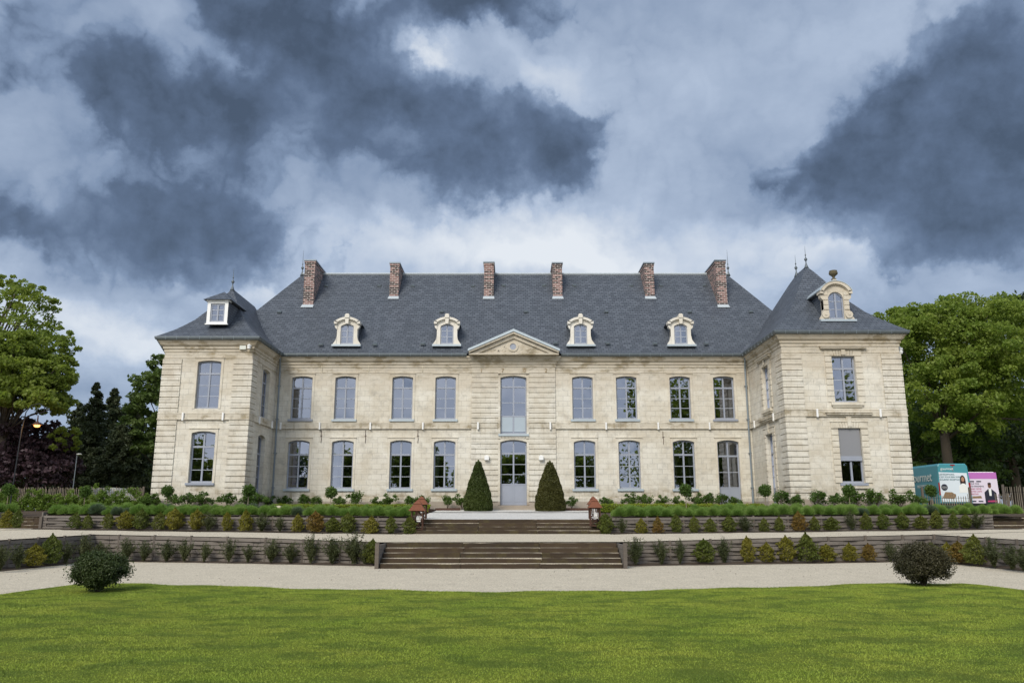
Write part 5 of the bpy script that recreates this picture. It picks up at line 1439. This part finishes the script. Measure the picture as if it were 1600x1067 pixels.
# rusty steel edging
for a, b, lb in (((-4.3, 42.3), (-2.75, 46.2), 'left'), ((4.4, 42.3), (3.1, 46.2), 'right')):
    sgn = 1 if a[0] > 0 else -1
    o = MB().tube([(a[0], 36.2, 1.60), (a[0], 42.6, 1.84)], .0, 4)
    m_ = MB(); m_.box(a[0] - .02, a[0] + .02, 42.4, 46.2, 1.76, 1.97); m_.box(min(a[0], sgn * 2.9), max(a[0], sgn * 2.9), 46.2, 46.24, 1.80, 2.04)
    m_.build('steel_edging', M['rust_dark']); ob = bpy.context.scene.objects[-1] if False else None
for o in list(bpy.data.objects):
    if o.name.startswith('steel_edging'):
        sd_ = 'left' if sum(v.co.x for v in o.data.vertices) < 0 else 'right'
        tag(o, f'rusty steel edging strip on the {sd_} of the entrance gravel', 'edging', 'rusty steel edging')

# rose bushes along the house
def bush_proto(mat, n, leaf, seed):
    P_ = []; rng.random(seed)
    for k in range(13):
        a_ = rng.uniform(0, 6.28); rr_ = rng.uniform(.05, .33); c = np.array([rr_ * math.cos(a_), rr_ * math.sin(a_), rng.uniform(.28, .62)])
        m_ = n // 13; P_.append(c + rand_dirs(m_) * (rng.random((m_, 1)) ** .5) * rng.uniform(.09, .17))
    root = bpy.data.objects.new('rose_proto', None); col.objects.link(root)
    np_mesh('foliage', leaf_verts(np.concatenate(P_), leaf), 4, M[mat], root)
    mb = MB()
    for k in range(6):
        a_ = random.uniform(0, 6.28); mb.tube([(0, 0, 0), (.1 * math.cos(a_), .1 * math.sin(a_), .25), (.2 * math.cos(a_), .2 * math.sin(a_), .5)], [.012, .009, .005], 5)
    mb.build('stems', M['bark'], root); return root
rp = [bush_proto('rose_leaf', 900, .036, s) for s in range(3)]
def place_roses(pxs, Y, z, label, group, s0=1.0):
    for i, px in enumerate(pxs, 1):
        s = s0 * random.uniform(.95, 1.35); x = wx(px, 785, Y)
        c = copy_tree(random.choice(rp), None, (x, Y + random.uniform(-.1, .1), z), random.uniform(0, 6.3), (s * 1.15, s * 1.15, s)); c.name = 'rose_bush'
        for ch in c.children: ch.name = ch.name.split('.')[0]
        tag(c, label.format(ordn(i)), 'bush', group)
GR = 'leafy rose bushes against the house wall'
place_roses([416, 446, 475, 496, 529, 557, 588, 607, 640, 658, 699, 722], 47.1, 2.0, 'leafy bush against the main wall, {} from the left downpipe', GR, 1.0)
place_roses([893, 945, 985, 1006, 1034, 1059, 1088, 1108, 1126, 1146], 47.1, 2.0, 'leafy bush against the main wall, {} right of the entrance', GR, 1.05)
place_roses([236, 272, 293, 318, 356, 387, 400], 42.5, 1.95, 'leafy bush below the left wing front, {} from its outer corner', GR, 1.0)
place_roses([1432, 1405, 1368, 1338, 1306, 1277, 1245, 1219], 41.0, 1.93, 'leafy bush below the right wing front, {} from its outer corner', GR, 1.05)
for r in rp:
    for ch in list(r.children): bpy.data.objects.remove(ch)
    bpy.data.objects.remove(r)
# lollipop trees
def lolly_proto():
    root = bpy.data.objects.new('standard_proto', None); col.objects.link(root)
    C = rand_dirs(1100) * (rng.random((1100, 1)) ** .4) * .30 * rng.uniform(.85, 1.12, (1100, 1)); C[:, 2] = C[:, 2] * .95 + 1.12
    np_mesh('crown', leaf_verts(C, .042), 4, M['rose_leaf'], root)
    MB().tube([(0, 0, 0), (.01, 0, .5), (0, 0, 1.1)], [.022, .018, .014], 6).build('stem', M['thinbark'], root); return root
lp = lolly_proto()
for px, py, lb in ((12, 806, 'at the far left edge'), (132, 802, 'in front of the left picket fence'), (261, 800, 'in front of the left wing outer corner'), (388, 800, 'in front of the left wing inner corner'), (517, 798, 'below the second window from the left'),
                   (1072, 799, 'below the third window right of the entrance'), (1196, 798, 'by the right wing side door'), (1327, 800, 'below the shuttered window'), (1456, 800, 'in front of the teal van')):
    Y = float(np.interp(abs(px - 800), [250, 800], [36.0, 38.0])); x = wx(px, 780, Y)
    c = copy_tree(lp, None, (x, Y, ugz(x, Y) + .01), random.uniform(0, 6), (random.uniform(.9, 1.0),) * 3); c.name = 'standard_tree'
    for ch in c.children: ch.name = ch.name.split('.')[0]
    tag(c, f'round-headed tree on a thin stem {lb}', 'small tree', 'small round-headed trees in the lavender')
for ch in list(lp.children): bpy.data.objects.remove(ch)
bpy.data.objects.remove(lp)

# clipped yew cones
def cone(px0, px1, ptop, pbase, Y, mat, label, round_=1.0):
    xa, zb_ = at(px0, pbase, Y); xb = wx(px1, pbase, Y); xc = (xa + xb) / 2; rb = (xb - xa) / 2; zt = wz(ptop, Y); zb_ = 1.82
    h = zt - zb_; n = 26000
    t_ = rng.random(n); t_ = 1 - np.sqrt(1 - t_ * .995)
    prof = lambda q: rb * np.interp(q, [0, .04, .12, .3, .55, .8, .93, 1], [.93, .99, 1.0, .90, .66, .34, .15, .03] if round_ else [.90, .97, 1.0, .88, .62, .31, .14, .03])
    ang = rng.uniform(0, 2 * np.pi, n)
    rr_ = prof(t_) * (1 + .025 * np.sin(ang * 5 + t_ * 20) + .02 * np.sin(t_ * 43 + ang * 3)) - np.abs(rng.normal(0, .05, n)) + .03
    C = np.stack([xc + rr_ * np.cos(ang), Y + rr_ * np.sin(ang), zb_ + .03 + t_ * h], 1)
    root = thing('yew_cone', (xc, Y, zb_), label, 'topiary', 'clipped yew cones beside the entrance door')
    np_mesh('foliage', leaf_verts(C, .04, asp=.5), 4, M[mat], root)
    MB().lathe((xc, Y, zb_), [(float(prof(q)) * .90, q * h * .985) for q in np.linspace(0, .99, 14)], 20).build('branches', M[mat], root)
cone(724.5, 769, 716, 799, 45.3, 'yew_leaf', 'tall dark green clipped yew cone left of the entrance door', 0)
cone(836.5, 883, 717, 799, 45.3, 'yew_leaf_brown', 'tall browner clipped yew cone right of the entrance door', 1)

# two round bushes on the lawn
def round_bush(px0, px1, ptop, pbot, Y, mat, label, n=24000, openb=0.0):
    x0, zb_ = at(px0, pbot, Y); x1 = wx(px1, pbot, Y); zt = wz(ptop, Y); xc = (x0 + x1) / 2; rx = (x1 - x0) / 2; h = zt - .05
    root = thing('round_bush', (xc, Y, .03), label, 'bush', 'large round bushes on the lawn edge')
    P_ = []
    for k in range(190):
        d = rand_dirs(1)[0]
        c = np.array([xc, Y, .05 + h * .52]) + d * np.array([rx * .82, rx * .82, h * .43]) * rng.uniform(.6, 1.0)
        if openb and d[2] < -.2 and rng.random() < openb: continue
        m_ = n // 130; P_.append(c + rand_dirs(m_) * (rng.random((m_, 1)) ** .45) * rx * rng.uniform(.16, .26))
    C = np.concatenate(P_); C = C[C[:, 2] > .04]
    sp = rand_dirs(500, .3) * np.array([rx, rx, h * .5]) * rng.uniform(.95, 1.1, (500, 1)) + np.array([xc, Y, .05 + h * .52]); C = np.concatenate([C, sp[sp[:, 2] > .1]])
    np_mesh('foliage', leaf_verts(C, .021, asp=.6), 4, M[mat], root)
    mb = MB()
    for k in range(16):
        a_ = random.uniform(0, 6.28); q = random.uniform(.3, .8)
        mb.tube([(xc, Y, 0), (xc + .12 * math.cos(a_), Y + .12 * math.sin(a_), h * .25), (xc + rx * q * math.cos(a_), Y + rx * q * math.sin(a_), h * random.uniform(.4, .8))], [.035, .022, .008], 6)
    mb.build('stems', M['bark'], root)
round_bush(104, 201, 861, 928, 18.2, 'bush_green', 'big dense dark green round bush at the left lawn edge')
round_bush(1396, 1492, 848, 918, 19.6, 'bush_brown', 'big brownish round bush with open base at the right lawn edge', 24000, .25)

# ------------------------------------------------------------------ rusty lanterns
def lantern(px, ptop, Y, zbase, wpx, label):
    x, zt = at(px, ptop, Y); wdt = wpx / F * Y * .98 / 2
    root = thing('garden_lantern', (x, Y, zbase), label, 'lantern', 'rusty steel garden lanterns beside the upper steps')
    h = zt - zbase; b = wdt * .66; ze = zbase + h * .66
    for sx in (-1, 1):
        for sy in (-1, 1): MB().box(x + sx * b - .02, x + sx * b + .02, Y + sy * b - .02, Y + sy * b + .02, zbase, ze).build('corner_post', M['rust_dark'], root)
    mb = MB(); 
    zs = [(wdt, ze - .02), (wdt * .42, ze + (zt - ze) * .62), (wdt * .42, ze + (zt - ze) * .66), (wdt * .0 + .015, zt)]
    def ring(r, z): return [(x - r, Y - r, z), (x + r, Y - r, z), (x + r, Y + r, z), (x - r, Y + r, z)]
    mb.hexa(ring(*zs[0]), ring(*zs[1])); mb.hexa(ring(wdt * .5, zs[1][1] + .004), ring(*zs[3]))
    mb.build('roof', M['rust'], root)
    mb = MB(); mb.box(x - b, x + b, Y - b, Y + b, zbase + .01, zbase + .05); mb.box(x - b, x + b, Y - b, Y + b, ze - .06, ze - .025)
    for sy in (-1, 1):
        y = Y + sy * b
        mb.tube([(x - b, y, zbase + .06), (x + b, y, zbase + h * .32)], .011, 4); mb.tube([(x + b, y, zbase + .06), (x - b, y, zbase + h * .32)], .011, 4); mb.tube([(x - b, y, zbase + h * .33), (x + b, y, zbase + h * .33)], .011, 4)
        for q in (-.45, .45): mb.tube([(x + q * b, y, zbase + h * .33), (x + q * b * .6, y, ze)], .010, 4)
    mb.build('lattice', M['rust_dark'], root)
    MB().lathe((x, Y, zbase + .30 * h), [(.05, 0), (.05, .16), (.045, .17)], 10).build('candle', M['white'], root)
    MB().box(x - .02, x + .13, Y - .05, Y - .042, zbase + .28 * h, zbase + .48 * h).build('white_card', M['white'], root)
lantern(653, 781, 33.5, 1.05, 26, 'rusty house-shaped lantern on the left of the steps, the nearer one')
lantern(659, 775, 35.0, 1.47, 22, 'rusty house-shaped lantern on the left of the steps, the farther one half hidden')
lantern(929, 777, 33.5, 1.20, 22, 'rusty house-shaped lantern on the right of the steps, the nearer one')
lantern(926.5, 775, 35.0, 1.47, 19, 'rusty house-shaped lantern on the right of the steps, the farther one half hidden')

# ------------------------------------------------------------------ fences
def paling(x0, y0, x1, y1, z, h, n, label, posts, hj=.06, lean=.02):
    root = thing('picket_fence', ((x0 + x1) / 2, (y0 + y1) / 2, z), label, 'fence', 'split chestnut picket fences')
    mb = MB(); dx, dy = (x1 - x0) / n, (y1 - y0) / n
    for i in range(n + 1):
        x, y = x0 + dx * i, y0 + dy * i; l = random.uniform(-lean, lean) * h; hh_ = h + random.uniform(-hj, hj); w_ = random.uniform(.014, .024)
        mb.hexa([(x - w_, y - .012, z), (x + w_, y - .012, z), (x + w_, y + .012, z), (x - w_, y + .012, z)], [(x + l - w_ * .7, y - .01, z + hh_), (x + l + w_ * .6, y - .01, z + hh_), (x + l + w_ * .6, y + .01, z + hh_), (x + l - w_ * .7, y + .01, z + hh_)])
    mb.build('pickets', M['pale_post'], root)
    wr = MB()
    for q in (.25, .8): wr.tube([(x0, y0 - .02, z + h * q), (x1, y1 - .02, z + h * q)], .006, 4)
    wr.build('wire', M['iron'], root)
    for f_, ph in posts:
        x, y = x0 + (x1 - x0) * f_, y0 + (y1 - y0) * f_
        MB().tube([(x, y, z - .1), (x + random.uniform(-.03, .03), y, z + ph)], [.075, .065], 8).build('post', M['post'], root)
    return root
xa = wx(222, 785, 43.6)
paling(-42, 44.5, xa, 43.6, 1.86, 1.22, 260, 'split picket fence running left from the left wing behind the leafy hedge', [(1, 1.28), (.9, 1.2), (.8, 1.2), (.7, 1.2), (.6, 1.2)])
xb0, xb1 = wx(1443, 785, 43.6), wx(1517, 785, 43.6)
paling(xb0, 43.6, xb1, 43.6, 1.86, .85, 20, 'short picket fence in front of the teal van', [(0, 1.25), (1, 1.25)], .1)
xc0, xc1 = wx(1556, 785, 45), wx(1576, 785, 45)
paling(xc0, 45, xc1, 45, 1.86, .95, 7, 'low picket fence just right of the pink poster vehicle', [(1, .95)], .04)
xd0, xd1 = wx(1570, 785, 40.2), wx(1640, 785, 40.2)
paling(xd0, 40.2, xd1, 39.6, 1.62, 1.42, 24, 'tall picket panel at the far right edge', [(0, 1.5), (.5, 1.42)], .05, .03)
# hornbeam hedge plants in front of the left fence
k_ = 0
for i, px in enumerate(np.linspace(-20, 236, 17), 1):
    Y = 42.9; x = wx(px, 770, Y); hgt = random.uniform(.95, 1.4) if i < 17 else .8
    root = thing('hornbeam_plant', (x, Y, 1.88), f'leafy hornbeam, {ordn(i)} from the left edge in front of the picket fence' if i < 17 else 'small leafy bush between the picket fence and the left wing corner', 'hedge plant', 'hornbeams in front of the left picket fence')
    P_ = []
    for q in range(22):
        c = np.array([x + rng.uniform(-.5, .5), Y + rng.normal(0, .14), 1.93 + rng.uniform(.0, hgt) * rng.uniform(.4, 1)]); P_.append(c + rand_dirs(80) * (rng.random((80, 1)) ** .5) * rng.uniform(.10, .2))
    np_mesh('foliage', leaf_verts(np.concatenate(P_), .042), 4, M['hornbeam_leaf'], root)
    MB().tube([(x, Y, 1.8), (x, Y, 1.9 + hgt * .8)], [.02, .008], 5).build('stem', M['bark'], root)
# white car seen through the left hedge
def white_car(x, y, z):
    root = thing('parked_car', (x, y, z), 'white car glimpsed through the hedge beyond the left picket fence', 'car')
    pr = [(-2.0, .3), (-2.05, .75), (-1.3, .92), (-.7, 1.38), (.8, 1.42), (1.5, .98), (2.0, .9), (2.05, .35)]
    MB().prism(pr, lambda u, v, d: (x + u, y + d, z + v), -.85, .85).build('body', M['offwhite'], root)
    for sx in (-1.25, 1.25):
        for sy in (-.86, .86):
            m_ = MB(); n = 18; m_.prism([(sx + .31 * math.cos(2 * math.pi * k / n), .31 + .31 * math.sin(2 * math.pi * k / n)) for k in range(n)], lambda u, v, d: (x + u, y + sy + d, z + v), -.1, .1); m_.build('wheel', M['iron'], root)
    MB().prism([(-.62, .95), (-.55, 1.3), (.7, 1.34), (1.2, .98)], lambda u, v, d: (x + u, y + d, z + v), -.865, -.855).build('side_window', M['guard'], root)
white_car(wx(165, 780, 50), 50, 1.85)

# ------------------------------------------------------------------ vans
teal = plain('teal_van_paint', (.045, .20, .235), .3, .05, 2, .5)
tealg = plain('teal_rear_paint', (.06, .27, .32), .3, .05, 2, .5)
adw = plain('advert_white', (.66, .72, .78), .5, .04, 1)
adp = plain('advert_pink', (.48, .16, .46), .5, .05, 1)
adpw = plain('advert_pale_pink', (.70, .62, .72), .5, .05, 1)
skin = plain('printed_skin', (.42, .22, .14), .6, .05, 2); skin2 = plain('printed_dark_skin', (.16, .08, .05), .6, .05, 2); hair = plain('printed_hair', (.03, .015, .012), .6, .1, 2)
suit = plain('printed_suit', (.02, .022, .04), .6, .1, 2); red = plain('tail_lamp_red', (.30, .01, .012), .3, .1, 2); dteal = plain('printed_dark_teal', (.03, .14, .16), .5, .05, 2)
food = plain('printed_food', (.25, .16, .09), .6, .8, 14); rubber = plain('tyre_rubber', (.02, .02, .02), .8, .1, 4); pinkt = plain('printed_red', (.45, .05, .14), .5, .05, 2)
def vehicle(x0, x1, y, z, h, L_, taper, bodymat, rearmat, label, group):
    root = thing('delivery_van', ((x0 + x1) / 2, y, z), label, 'van', group)
    xc = (x0 + x1) / 2
    # cross-section rings along the length
    rings = []
    W = (x1 - x0) / 2
    for yy, zt, zb_ in ((0, h - .06, .35), (.03, h, .32), (L_ - 1.6, h, .32), (L_ - 1.0, h - .12, .32), (L_ - .55, h * .62, .34), (L_, h * .48, .38), (L_ + .04, .5, .42)):
        rings.append([(xc - W, y + yy, z + zb_), (xc + W, y + yy, z + zb_), (xc + W, y + yy, z + zb_ + (zt - zb_) * .45), (xc + W * taper, y + yy, z + zt - .12), (xc + W * taper * .88, y + yy, z + zt), (xc - W * taper * .88, y + yy, z + zt), (xc - W * taper, y + yy, z + zt - .12), (xc - W, y + yy, z + zb_ + (zt - zb_) * .45)])
    vs = [v for r in rings for v in r]; n = 8
    fs = [(i * n + k, i * n + (k + 1) % n, (i + 1) * n + (k + 1) % n, (i + 1) * n + k) for i in range(len(rings) - 1) for k in range(n)] + [tuple(range(n - 1, -1, -1)), tuple((len(rings) - 1) * n + k for k in range(n))]
    MB().add(vs, fs).build('body', bodymat, root)
    for sx in (-1, 1):
        for yy in (.9, L_ - .9):
            m_ = MB(); m_.prism([(.34 * math.cos(2 * math.pi * k / 18), .34 + .34 * math.sin(2 * math.pi * k / 18)) for k in range(18)], lambda u, v, d: (xc + sx * (W - .02) + d, y + yy + u, z + v), -.12, .03); m_.build('wheel', rubber, root)
    MB().box(x0 + .03, x1 - .03, y - .08, y, z + .28, z + .48).build('bumper', rubber, root)
    for sx in (-1, 1): MB().box(xc + sx * (W - .10) - .08, xc + sx * (W - .10) + .08, y - .02, y + .02, z + h * .34, z + h * .60).build('tail_lamp', red, root)
    return root, xc, W
vx0, vx1 = wx(1466, 760, 48.2), wx(1517, 760, 48.2)
VZ = 1.87; vh = wz(724, 48.2) - VZ
van, xc, W = vehicle(vx0, vx1, 48.2, VZ, vh, 5.4, .90, tealg, tealg, 'teal delivery van with a gourmet reception advert on its back doors', 'parked advertising vans')
PV = Plane('F', 48.2)
m_ = MB(); m_.prism([(xc - W * .9, VZ + .55), (xc + W * .9, VZ + .55), (xc + W * .82, VZ + vh * .80), (xc - W * .90, VZ + vh * .82)], PV, -.035, -.022); adv = m_.build('advert_panel', adw, van)
m_ = MB(); m_.box(xc - .01, xc + .01, 48.19, 48.2, VZ + vh * .84, VZ + vh * .98); m_.box(xc - .12, xc + .14, 48.185, 48.2, VZ + vh * .955, VZ + vh * .98); m_.build('brake_lamp', red, van)
yt = 48.2 - .045
text('gourmet', .22, M['white'], van, (xc - .35, 48.2 - .01, VZ + vh * .865), (R(90), 0, 0), 'lettering', .004)
for k, s in enumerate(("LES RÉCEPTIONS,", "C'EST POUR BIEN VIVRE", "GOURMET RECEPTION !")):
    text(s, .125, dteal, van, (xc - .86, yt, VZ + vh * (.755 - .055 * k)), (R(90), 0, 0), 'lettering', .003, 'LEFT', .95)
m_ = MB(); m_.prism([(xc - .62 + .19 * math.cos(2 * math.pi * k / 24), VZ + vh * .50 + .19 * math.sin(2 * math.pi * k / 24)) for k in range(24)], PV, -.048, -.036); m_.build('round_badge', suit, van)
text('GOURMET', .07, M['white'], van, (xc - .62, 48.2 - .055, VZ + vh * .50), (R(90), 0, 0), 'lettering', .002)
text('RECEPTION', .05, M['white'], van, (xc - .62, 48.2 - .055, VZ + vh * .47), (R(90), 0, 0), 'lettering', .002)
def blob(pts, d, mat, par, P, nm='printed_figure'):
    m_ = MB(); m_.prism(pts, P, -d, -.037 if d > .04 else -.02); m_.build(nm, mat, par)
def ell(u, v, a, b, n=16): return [(u + a * math.cos(2 * math.pi * k / n), v + b * math.sin(2 * math.pi * k / n)) for k in range(n)]
hx, hz = xc + .50, VZ + vh * .66
blob(ell(hx, hz - .10, .17, .36), .041, hair, van, PV); blob([(hx - .26, hz - .75), (hx + .26, hz - .75), (hx + .24, hz - .38), (hx + .07, hz - .22), (hx - .07, hz - .22), (hx - .24, hz - .38)], .044, M['white'], van, PV)
blob(ell(hx, hz + .02, .09, .14), .048, skin, van, PV)
blob([(xc - .80, VZ + .75), (xc - .10, VZ + .72), (xc + .02, VZ + .95), (xc - .2, VZ + 1.1), (xc - .6, VZ + 1.12)], .043, food, van, PV, 'printed_dish')
# side lettering on the van
text('gourmet', .78, M['white'], van, (xc - W - .012, 48.2 + 1.9, VZ + 1.78), (R(90), 0, R(-90)), 'lettering', .004, 'CENTER', .95)
text('RECEPTION', .24, M['white'], van, (xc - W - .012, 48.2 + 1.7, VZ + 1.42), (R(90), 0, R(-90)), 'lettering', .004, 'CENTER', 1.2)
# second van
ux0, ux1 = wx(1517, 770, 49.0), wx(1561, 770, 49.0); uh = wz(737, 49.0) - VZ
van2, xd, W2 = vehicle(ux0 - .25, ux1, 49.0, VZ, uh, 4.2, .93, M['white'], M['white'], 'smaller white van, pink poster of a man in dark suit on its back', 'parked advertising vans')
PU = Plane('F', 49.0)
def pan(a, b, c, d_, mat, dd, nm='advert_panel'):
    m_ = MB(); m_.prism([(xd - W2 * a, VZ + uh * c), (xd + W2 * a, VZ + uh * c), (xd + W2 * b, VZ + uh * d_), (xd - W2 * b, VZ + uh * d_)], PU, -dd, -.02); return m_.build(nm, mat, van2)
pan(.99, .955, .14, .82, adpw, .034); pan(.955, .93, .822, .985, adp, .034)
fx, fz = xd + .42, VZ + uh * .66
blob([(fx - .33, fz - 1.05), (fx + .40, fz - 1.05), (fx + .36, fz - .45), (fx + .10, fz - .22), (fx - .10, fz - .22), (fx - .34, fz - .42)], .044, suit, van2, PU)
blob([(fx - .06, fz - .62), (fx + .06, fz - .62), (fx + .08, fz - .22), (fx - .08, fz - .22)], .047, M['white'], van2, PU)
blob(ell(fx, fz - .02, .10, .15), .047, skin2, van2, PU); blob(ell(fx, fz + .09, .105, .07), .049, hair, van2, PU)
blob([(fx - .22, fz - .98), (fx + .34, fz - .98), (fx + .30, fz - .88), (fx - .18, fz - .90)], .049, pinkt, van2, PU, 'printed_tray')
for k, (s, mt) in enumerate((("POUR TOUS", suit), ("VOS EVENEMENTS", suit), ("VENEZ TESTER", pinkt), ("NOTRE CARTE", pinkt), ("TRAITEUR", pinkt))):
    text(s, .12, mt, van2, (xd - .75, 49.0 - .042, VZ + uh * (.68 - .065 * k)), (R(90), 0, 0), 'lettering', .003, 'LEFT', .85)
for k in range(4):
    u = xd - .75 + (k % 2) * .42; v = VZ + uh * (.74 if k < 2 else .24); blob([(u, v), (u + .28, v), (u + .28, v + .07), (u, v + .07)], .042, suit, van2, PU, 'printed_bar')
blob([(xd - .7, VZ + uh * .33), (xd - .1, VZ + uh * .33), (xd - .15, VZ + uh * .39), (xd - .66, VZ + uh * .38)], .042, food, van2, PU, 'printed_dish')

# ------------------------------------------------------------------ lamps at left
lampglow, t = newmat('lamp_glow'); e_ = t.n('ShaderNodeEmission'); e_.inputs[0].default_value = (1, .45, .12, 1); e_.inputs[1].default_value = 2.5; o_ = t.n('ShaderNodeOutputMaterial'); t.t.links.new(e_.outputs[0], o_.inputs[0])
Yl = 42.0
lx, lz = at(58, 663, Yl); pxx = wx(30, 700, Yl)
root = thing('street_lamp', (pxx, Yl, 1.8), 'dark curved-arm lantern with a lit orange lamp before the purple beech', 'street lamp')
zt = wz(640, Yl)
MB().tube([(pxx - .1, Yl, 1.8), (pxx, Yl, lz - .3), (pxx + .12, Yl, zt - .1)], [.035, .03, .025], 8).build('pole', M['iron'], root)
pts = [(pxx + .1, Yl, zt - .15), (pxx + .35, Yl, zt + .22), (lx - .02, Yl, zt + .32), (lx + .28, Yl, zt + .15), (lx + .30, Yl, zt - .12), (lx + .05, Yl, zt - .22), (lx - .12, Yl, zt - .08)]
MB().tube(pts, .022, 6).build('arm', M['iron'], root)
MB().lathe((lx, Yl, lz - .02), [(.24, 0), (.21, .03), (.10, .13), (.04, .18), (.025, .5)], 14).build('lamp_shade', M['rust_dark'], root)
MB().lathe((lx, Yl, lz - .14), [(.05, 0), (.13, .03), (.15, .10), (.12, .11)], 14).build('lamp_glass', lampglow, root, True)
pl_ = bpy.data.lights.new('lamp_light', 'POINT'); pl_.energy = 25; pl_.color = (1, .5, .15); pl_.shadow_soft_size = .1
lo = bpy.data.objects.new('lamp_light', pl_); col.objects.link(lo); lo.parent = root; lo.location = Vector((lx, Yl, lz - .25)) - wl(root)
x, z = at(121, 709, 46.0); pb_ = wx(114, 760, 46.0)
root = thing('street_light', (pb_, 46, 1.85), 'slim pale street light with a white head in front of the dark conifers', 'street lamp')
MB().tube([(pb_, 46, 1.85), (pb_ + .03, 46, z - .1), (x, 46, z)], [.025, .02, .018], 6).build('pole', M['zinc'], root)
MB().lathe((x + .1, 46, z - .04), [(.03, -.02), (.13, .0), (.15, .03), (.07, .06)], 12).build('lamp_head', M['white'], root)

# small things
o = MB().box(*[v for v in (wx(427, 790, 42), wx(439, 790, 42))], 41.9, 42.2, 1.85, 2.12).build('stone_block', M['lightstone']); tag(o, 'pale stone block at the foot of the left wing side door', 'stone block')
x, z = at(201, 789, 40.5); x = wx(345, 792, 40.5)
m_ = MB(); m_.prism([(x - .13, 1.80), (x + .13, 1.80), (x, 2.02)], lambda u, v, d: (u, 40.5 + d, v), 0, .2); o = m_.build('ground_floodlight', M['white']); tag(o, 'small white wedge shaped floodlight below the left wing window', 'floodlight')
# leaf litter and clods on the gravel
P_ = []
for k in range(520):
    x = rng.uniform(-14, 14); y = rng.uniform(21.0, 27.0) if rng.random() < .6 else rng.uniform(29.5, 33)
    z = .02 if y < 28 else mid_ground(x, y) + .02
    P_.append((x, y, z))
np_o = np_mesh('leaf_litter', leaf_verts(np.array(P_), .02, upb=2), 4, M['rust_dark']); tag(np_o, 'scattered brown leaves lying on the pale gravel', 'leaves', kind='stuff')
